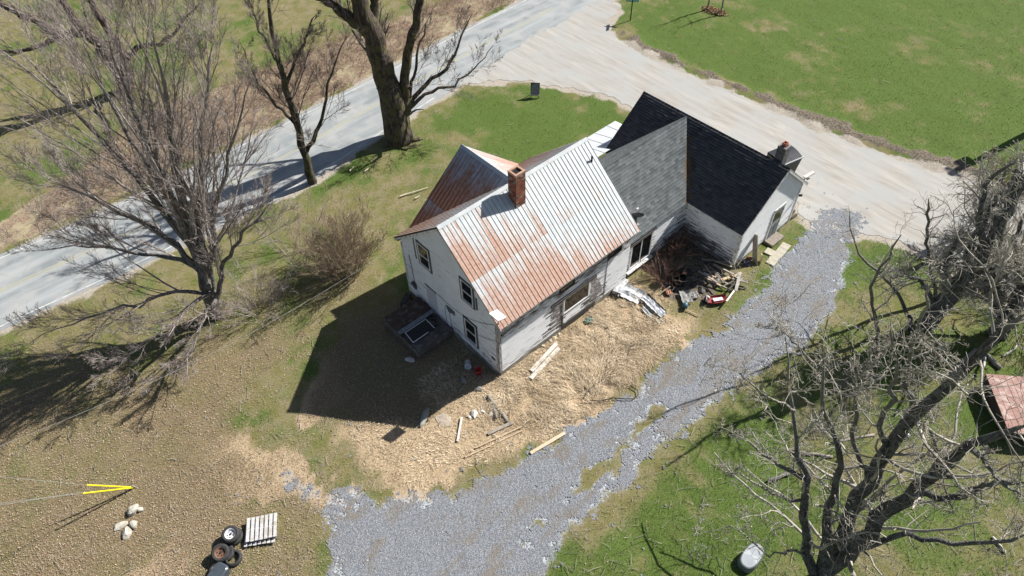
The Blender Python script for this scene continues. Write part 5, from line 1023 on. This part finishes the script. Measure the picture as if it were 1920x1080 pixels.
# dumpster
DU = local('dumpster', (22.2, -.35, 0), math.atan2(-.36, 1.54), 'black dumpster with ribbed plastic lids behind the dark shingled wing', 'dumpster'); b = MB(); a, c, h = .82, .62, 1.28
b.add([(-a*.9, -c*.8, .12), (a*.9, -c*.8, .12), (a*.9, c, .12), (-a*.9, c, .12), (-a, -c, h), (a, -c, h), (a, c, h+.15), (-a, c, h+.15)], [(0, 3, 2, 1), (0, 1, 5, 4), (1, 2, 6, 5), (2, 3, 7, 6), (3, 0, 4, 7)]); b.build('body', mt('dark_green_steel', (.02, .028, .026), (.03, .035, .033), 5, .5), DU)
for sx, nm in ((-1, 0), (1, 1)):
    L_ = MB(); x0, x1 = (-a, -.01) if sx < 0 else (.01, a); n = 8
    for i in range(7):
        xa = x0+(x1-x0)*i/7; xb = x0+(x1-x0)*(i+.6)/7
        for j in range(6):
            t0, t1 = j/6, (j+1)/6; zz = lambda t: h+.02+.15*t+.10*math.sin(math.pi*t); yy = lambda t: -c-.02+(2*c+.02)*t
            L_.add([(xa, yy(t0), zz(t0)+.03), (xb, yy(t0), zz(t0)+.03), (xb, yy(t1), zz(t1)+.03), (xa, yy(t1), zz(t1)+.03), (xa, yy(t0), zz(t0)), (xa, yy(t1), zz(t1)), (xb, yy(t0), zz(t0)), (xb, yy(t1), zz(t1))], [(0, 1, 2, 3), (0, 3, 5, 4), (1, 6, 7, 2)])
            xe = x0+(x1-x0)*(i+1)/7; L_.add([(xb, yy(t0), zz(t0)), (xe, yy(t0), zz(t0)), (xe, yy(t1), zz(t1)), (xb, yy(t1), zz(t1))], [(0, 1, 2, 3)])
    L_.build('lid', mt('ribbed_lid', (.03, .035, .05), (.045, .05, .065), 5, .6), DU)
MB().bar((-a-.03, -c-.02, h+.03), (a+.06, -c-.02, h+.03), .07, .05).build('rim', mt('pale_rim', (.5, .52, .54), (.4, .42, .44), 6, .5), DU)
for sx in (-a, a): MB().bar((sx, -.3, .8), (sx, .3, .8), .12, .12).build('fork_pocket', M_['dark_green_steel'], DU)
# antenna and dish
A_ = empty('antenna', (-.06, -.16, 3.7), 0, 'flat white square antenna on a mast at the near corner of the roof', 'antenna')
MB().tube([(0, 0, -.5), (-.02, -.02, .9)], .025, 8).build('mast', mt('galvanised', (.4, .41, .42), (.3, .31, .32), 8, .4), A_)
Ra = Matrix.Translation((-.06, -.04, 1.05)) @ Matrix.Rotation(math.radians(-12), 4, 'Z') @ Matrix.Rotation(math.radians(30), 4, 'Y') @ Matrix.Rotation(.35, 4, 'Z'); 
pb = MB().box((0, 0, 0), (.62, .52, .05)); pb.v = [tuple(Ra @ Vector(v)) for v in pb.v]; pb.build('panel', VINYL, A_); MB().box((-.02, -.03, .86), (.12, .12, .16)).build('bracket', M_['galvanised'], A_)
MB().bar((0, -.02, .3), (.14, .1, .05), .025).build('brace', M_['galvanised'], A_); MB().tube([(.02, -.14, -.22), (.02, -.24, -.22)], .06, 10).build('floodlight', BLK, A_)
dz = EZ+EK*(.55-.12); DI = empty('satellite_dish', (9.75, .55, dz), 0, 'dark satellite dish on the eave of the grey shingled roof', 'dish'); MB().tube([(0, 0, 0), (0, 0, .3), (.06, .05, .42)], .025, 8).build('mast', M_['galvanised'], DI)
Rd = Matrix.Translation((.06, .05, .45)) @ Vector((.62, .62, .48)).to_track_quat('Z', 'Y').to_matrix().to_4x4(); MB().lathe([(.0, .0), (.12, .015), (.25, .06), (.33, .11), (.33, .125), (.25, .075), (.12, .03), (0, .015)], 24, Rd).build('reflector', mt('charcoal_dish', (.035, .038, .042), (.05, .052, .055), 5, .45), DI, True)
MB().tube([Rd @ V(0, -.3, .09), Rd @ V(0, -.2, .3), Rd @ V(0, 0, .42)], .018, 6).build('arm', mt('pale_arm', (.6, .6, .6)), DI); q = Rd @ V(0, 0, .43); MB().box(q, (.14, .08, .08)).build('receiver', M_['pale_arm'], DI)
MB().box((0, 0, .02), (.22, .2, .03)).build('foot', M_['galvanised'], DI)
# tyres and pallet
def tyre(c, rz, R_, W, hole, label, tilt=(0, 0), rim=None, group='old tyres by the pallet', z=0):
    T = local('tyre', (c[0], c[1], z), rz, label, 'tyre', group); T.rotation_euler = (tilt[0], tilt[1], rz); b = MB(); h = W
    prof = [(hole, .03), (hole+.02, 0), (R_*.82, -.01), (R_*.96, .03), (R_, .06), (R_, h*.48), (R_*.985, h*.5), (R_, h*.52), (R_, h-.06), (R_*.96, h-.03), (R_*.82, h+.01), (hole+.02, h), (hole, h-.03), (hole+.03, h*.5), (hole, .03)]
    b.lathe(prof, 32).build('rubber', RUB, T, False)
    if rim:
        r = MB(); r.lathe([(.0, h*.62), (hole*.35, h*.62), (hole*.4, h*.68), (hole*.72, h*.55), (hole*.85, h*.6), (hole*.97, h*.9), (hole+.015, h*.97), (hole+.01, h*.9), (hole*.9, h*.5), (hole*.9, h*.3), (0, h*.3)], 28); r.build('rim', rim, T, True)
        for k in range(5): a = k*math.tau/5; MB().lathe([(0, 0), (hole*.10, 0), (hole*.10, .02), (0, .02)], 8, Matrix.Translation((hole*.55*math.cos(a), hole*.55*math.sin(a), h*.615))).build('bolt_hole', BLK, T)
        MB().lathe([(0, 0), (hole*.2, 0), (hole*.2, .02), (0, .02)], 10, Matrix.Translation((0, 0, h*.66))).build('hub_hole', BLK, T)
    return T
tyre((-12.93, 1.34), 0, .35, .24, .2, 'old tyre under the one with the white rim', z=0); tyre((-12.97, 1.38), .3, .35, .24, .2, 'tyre with a white steel rim on top of its stack', (.08, -.10), STEEL, z=.27)
tyre((-13.5, .98), 0, .36, .22, .2, 'lower tyre of the stack with the rusty rim'); tyre((-13.62, 1.02), 1, .35, .22, .2, 'tyre with a rusty brown rim leaning on another', (.10, -.28), mt('rusty_rim', (.2, .11, .07), (.13, .07, .05), 8, .7), z=.24)
tyre((-13.36, .58), 0, .33, .2, .215, 'empty tyre lying flat with grass showing through'); tyre((-14.06, .62), 0, .25, .18, .13, 'small tyre with a white hub beside the grey tub', (.1, -.25), STEEL, z=.06)
TB = local('plastic_tub', (-14.08, .30, 0), .4, 'slate-grey plastic tub beside the tyres at the bottom edge', 'tub'); b = MB()
for z, s in ((0, .9), (.38, 1.0), (.46, .96), (.5, .8)):
    b.v += [(s*.42*math.copysign(abs(math.cos(t))**.5, math.cos(t)), s*.30*math.copysign(abs(math.sin(t))**.5, math.sin(t)), z) for t in np.linspace(0, math.tau, 25)[:-1]]
b.c = [(.5, .5, .5, 1)]*96; b.f = [(i*24+j, i*24+(j+1) % 24, i*24+24+(j+1) % 24, i*24+24+j) for i in range(3) for j in range(24)]+[tuple(72+j for j in range(24))]; b.build('body', mt('slate_plastic', (.05, .065, .08), (.07, .085, .1), 4, .3), TB, False); MB().tube([(-.36, 0, .43), (-.47, 0, .45), (-.47, .1, .45)], .02, 6).build('handle', M_['slate_plastic'], TB)
GP = mt('weathered_pallet_wood', (.62, .62, .62), (.45, .45, .45), 5, .8, (1, 9, 1), dirt=(.4, .36, .3), dsc=4)
def pallet(c, rz, label, n=7, z=0):
    T = local('pallet', (c[0], c[1], z), rz, label, 'pallet', 'pallets by the tyres')
    for i in range(n): MB().box((-.53+i*1.06/(n-1), random.uniform(-.01, .01), .135), (.125, 1.0, .022)).build('slat', GP, T)
    for y in (-.44, 0, .44): MB().box((0, y, .075), (1.18, .05, .09)).build('stringer', GREYW, T)
    for x in (-.5, 0, .5): MB().box((x, 0, .015), (.1, 1.0, .02)).build('bottom_slat', GREYW, T)
pr_ = math.atan2(-.63, .98)
pallet((-12.07, .80), pr_, 'grey slatted pallet underneath, sticking out towards the tyres'); pallet((-11.93, .86), pr_+.03, 'pale grey slatted pallet on top of the other', z=.15)
# stones, guy wires
for k, (q, r, sc, lb) in enumerate((((251, 958), .27, (1, .85, .75), 'largest pale boulder, farthest from the bottom edge'), ((252, 985), .2, (1, .95, .9), 'round pale boulder in the middle of the cluster'), ((225, 987), .3, (1.1, .6, .25), 'flat half-buried pale stone at the left of the cluster'), ((238, 1001), .3, (1, .7, .5), 'wedge-shaped pale stone at the lower end of the cluster'), ((263, 956), .15, (1, .8, .7), 'small pale stone touching the largest boulder'))): rock(at(*q), r, sc, STONE, lb, 'field stones below the yellow guards', 80+k)
YG = mt('yellow_guard', (.75, .62, .02), (.7, .56, .02), 3, .4); anc = Vector(at(253, 914)); GW = empty('guy_wire', tuple(anc), 0, 'pair of guy wires with bright yellow guards anchored in the leafy grass', 'guy wire')
for tip in ((-16.27, 6.5, 1.5), (-16.52, 6.24, 1.5)):
    d = Vector(tip)-anc; MB().tube([d*.04, d*.5, d], .035, 8).build('guard', YG, GW)
for tip, e in (((-16.27, 6.5, 1.5), (0, .35, .2)), ((-16.52, 6.24, 1.5), (0, 0, 0)), ((-16.50, 6.30, 1.5), (0, -.25, -.55))):
    d = Vector(tip)-anc; MB().tube([d, d*4.3+V(*e)], .007, 4).build('wire', mt('grey_wire', (.28, .31, .31)), GW)
MB().tube([(.05, 0, -.1), (-.03, 0, .2)], .03, 6).build('anchor_rod', M_['galvanised'], GW)
pole_t = anc+(Vector((-16.45, 6.35, 1.5))-anc)*4.3
UP = local('utility_pole', (pole_t.x, pole_t.y, 0), 0, 'utility pole just off the left edge that holds the yellow-guarded guy wires', 'utility pole'); MB().tube([(0, 0, 0), (0, 0, 8.5)], [.16, .12], 12).build('pole', DARKW, UP); MB().bar((-.9, 0, 7.9), (.9, 0, 7.9), .1).build('crossarm', DARKW, UP)
hw = Vector((-.1, 7.15, 3.55)); pw = Vector((pole_t.x, pole_t.y, 6.6)); SC = empty('service_cable', tuple(hw), 0, 'thin service cable from the house corner across the lawn to the left', 'cable')
MB().tube([(pw-hw)*t-V(0, 0, 1.1*math.sin(math.pi*t)) for t in np.linspace(0, 1, 20)], .007, 4).build('cable', mt('pale_cable', (.28, .28, .29)), SC)
for k, pts in enumerate(([(1096, 745), (1098, 738), (1112, 724), (1130, 712), (1150, 697), (1176, 685), (1178, 660), (1178, 640)], [(1105, 750), (1125, 752), (1150, 746), (1172, 748), (1188, 748), (1197, 740), (1195, 731), (1182, 723)])):
    P = [Vector(at(a, b, .10)) for a, b in pts]; c = P[3].copy(); o = MB().tube([p-c for p in P], .022, 6).build('hose', BLK, None, True); o.location = c; tag(o, ['black hose in the dry grass, the length nearer the house', 'black hose looping onto the driveway edge'][k], 'hose')
# right side things
PU = local('utility_pole', (40.75, -9.6, 0), 0, 'utility pole off the right edge casting the long shadow over the dirt road', 'utility pole')
MB().tube([(0, 0, 0), (0, 0, 9.9)], [.27, .2], 12).build('pole', DARKW, PU); MB().bar((0, -.55, 9.75), (0, .55, 9.75), .1).build('crossarm', DARKW, PU); MB().lathe([(0, 0), (.28, 0), (.3, .1), (.3, .9), (.2, 1), (0, 1)], 16, Matrix.Translation((-.1, .38, 7.9))).build('transformer', M_['galvanised'], PU)
TK = local('stock_tank', tuple(at(1405, 1050)), .05, 'upturned oblong stock tank with a pale top under the near right tree', 'tank'); b = MB(); N = 28
for z, s in ((0, 1.06), (.03, 1.06), (.5, 1.0), (.56, .95), (.58, .86)):
    b.v += [(s*(.52*math.copysign(abs(math.cos(t))**.75, math.cos(t))), s*(.34*math.copysign(abs(math.sin(t))**.75, math.sin(t))), z*.8+(.16*math.cos(t) if z > .4 else 0)) for t in np.linspace(0, math.tau, N+1)[:-1]]
b.c = [(.5, .5, .5, 1)]*len(b.v); b.f = [(i*N+j, i*N+(j+1) % N, i*N+N+(j+1) % N, i*N+N+j) for i in range(4) for j in range(N)]; b.build('side', mt('dull_galvanised_side', (.2, .22, .21), (.14, .155, .15), 5, .6), TK)
b2 = MB(); b2.v = [(x, y, z+.003) for x, y, z in b.v[4*N:]]+[(.0, 0, .475)]; b2.c = [(.5,)*3+(1,)]*(N+1); b2.f = [(j, (j+1) % N, N) for j in range(N)]; b2.build('bottom_panel', mt('pale_tank_top', (.62, .66, .68), (.56, .6, .62), 3, .6), TK)
HB = local('low_platform', (15.75, -17.45, 0), -.85, 'low platform of pinkish faded planks at the right edge', 'platform'); PK = mt('faded_pink_planks', (.38, .225, .19), (.28, .175, .15), 4, .85, (1, 9, 1), dirt=(.52, .4, .36), dsc=3)
for i in range(13): MB().box((-1.55+i*.26, 0, .8+random.uniform(-.006, .006)), (.245, 3.0, .04)).build('plank', PK, HB)
for y in (-1.45, 1.45): MB().box((0, y, .5), (3.3, .06, .5)).build('side_board', DARKW, HB)
for x in (-1.6, 1.6): MB().box((x, 0, .5), (.06, 2.8, .5)).build('side_board', DARKW, HB)
for x in (-1.4, 1.4):
    for y in (-1.2, 1.2): MB().box((x, y, .13), (.14, .14, .26)).build('block', CONC, HB)
for k, (a, b_, r, m_, lb) in enumerate((((1850, 665), (1876, 690), .12, DB, 'short thick dark log near the pink platform'), ((1852, 655), (1842, 690), .06, WHTW, 'white split post crossing the dark log'), ((1880, 668), (1908, 648), .05, WHTW, 'white stick lying beyond the dark log'), ((1535, 803), (1565, 808), .06, GREYW, 'pale grey fallen branch under the near right tree'), ((1485, 846), (1562, 856), .07, GREYW, 'long pale fallen branch lying behind the near right tree'), ((1560, 830), (1640, 815), .06, GREYW, 'long grey fallen branch near the white scrap'), ((1862, 1006), (1884, 1036), .05, WHTW, 'white splinter of wood in the grass at the lower right'), ((1440, 903), (1490, 882), .09, DB, 'dark fallen limb in the tree shadow'), ((1780, 700), (1830, 655), .09, DB, 'dark fallen limb under the tangled brush'))):
    p, q = Vector(at(*a, r*.8)), Vector(at(*b_, r*.9)); c = (p+q)/2; o = MB().tube([(p-c).lerp(q-c, t)+V(random.uniform(-.03, .03), random.uniform(-.03, .03), 0) for t in np.linspace(0, 1, 6)], [r*random.uniform(.8, 1.05) for _ in range(6)], 8).build('log', m_, None, True); o.location = c; tag(o, lb, 'log')
rock(at(1698, 818), .17, (1, .8, 1), WSH, 'small white scrap on the grass between the right-hand limbs', None, 91, 'scrap', 'scrap')
# sign, saplings, stick, yard sign
SG = local('street_sign', (29.87, 18.38, 0), math.radians(-52), 'green street name sign on a dark post at the road corner', 'sign'); MB().tube([(0, 0, 0), (0, 0, 1.95)], .045, 8).build('post', mt('dark_green_post', (.02, .035, .025)), SG)
gp = mt('sign_green', (.02, .27, .22), (.02, .24, .2), 3, .4); MB().box((0, 0, 1.62), (.95, .02, .24)).build('name_plate', gp, SG)
pl = MB().box((0, 0, 1.90), (.02, .95, .24)).build('name_plate', gp, SG)
for s in (-1, 1):
    lt = MB()
    for x, w_, z_, h_ in ((-.34, .03, 1.62, .13), (-.27, .10, 1.565, .03), (-.12, .03, 1.62, .13), (-.04, .12, 1.68, .03), (-.04, .12, 1.62, .03), (.12, .03, 1.62, .13), (.2, .1, 1.68, .03), (.34, .03, 1.62, .13), (.27, .1, 1.565, .03)): lt.box((x, s*.013, z_), (w_, .004, h_))
    lt.build('lettering', VINYL, SG, kind='stuff')
YS = local('yard_sign', (17.05, 15.72, 0), math.radians(-50), 'grey-backed yard sign standing in the grass near the road corner', 'sign'); Rt = Matrix.Rotation(math.radians(-14), 4, 'X')
for nm, c, sz, mm in (('panel', (0, 0, .62), (.62, .05, .74), mt('blue_grey_sign', (.22, .22, .27), (.3, .3, .34), 5, .7, dirt=(.12, .12, .16), dsc=6)), ('base_board', (0, -.02, .2), (.62, .09, .1), mt('cream_board', (.6, .57, .48))), ('top_rail', (0, 0, 1.02), (.64, .06, .05), BLK)):
    b = MB().box(c, sz); b.v = [tuple(Rt @ Vector(v)) for v in b.v]; b.build(nm, mm, YS)
for x in (-.27, .27): MB().bar((x, .02, 0), (x, .22, .95), .05).build('leg', DARKW, YS)
MB().bar((-.2, .5, 0), (-.2, .2, .9), .04).build('strut', DARKW, YS)
for k, (x, y, lb) in enumerate(((35.6, 15.3, 'thin young bare tree at the left end of the mulch bed'), (35.85, 14.1, 'thin young bare tree at the right end of the mulch bed'))):
    tree((x, y, 0), [([(x, y, 0), (x+.05, y+.05, 1.2), (x, y+.1, 2.4), (x+.05, y, 4)], [.07, .06, .05, .02])], [dict(n=4, per=9, length=.35, ang=45, up=.3, wig=.1, S_=5, rr=.45, t0=.25), dict(n=3, per=5, length=.5, ang=40, up=.2, wig=.12, S_=4, rr=.5, rmin=.007)], GB1, GT1, lb, 'tree', 'young_tree', 95+k, sides=7, group='young trees in the mulch bed')
def mulch():
    rng = np.random.default_rng(4); n = 1500; t = rng.random(n); x = 35.6+.25*t+.28*rng.normal(size=n)*.7; y = 15.4-1.5*t+.28*rng.normal(size=n)*.7; v = np.stack([x, y, .03+.10*rng.random(n)], 1)[:, None]+rng.normal(size=(n, 3, 3))*.05; u = rng.random(n); c = lerp((.28, .17, .10), (.52, .38, .24), u)
    tag(np_mesh('mulch', v.reshape(-1, 3), np.arange(3*n).reshape(n, 3), BLADE, {'Col': np.repeat(np.c_[c, np.ones(n)], 3, 0)}), kind='stuff')
mulch()
for k, (a, b_, lb) in enumerate((((750, 368), (803, 351), 'long pale broken branch on the lawn left of the rusty roof'), ((778, 372), (787, 367), 'short pale stick beside the long broken branch'), ((656, 320), (664, 312), 'white splinter on the lawn by the slim dark tree, left one'), ((684, 321), (691, 316), 'white splinter on the lawn by the slim dark tree, right one'))):
    p, q = Vector(at(*a, .08)), Vector(at(*b_, .1)); c = (p+q)/2; o = MB().tube([(p-c).lerp(q-c, t)+V(random.uniform(-.02, .02), random.uniform(-.02, .02), 0) for t in np.linspace(0, 1, 7)], [.05-.004*i for i in range(7)], 6).build('stick', mt('bleached_stick', (.66, .58, .44), (.5, .43, .32), 5)); o.location = c; tag(o, lb, 'stick')
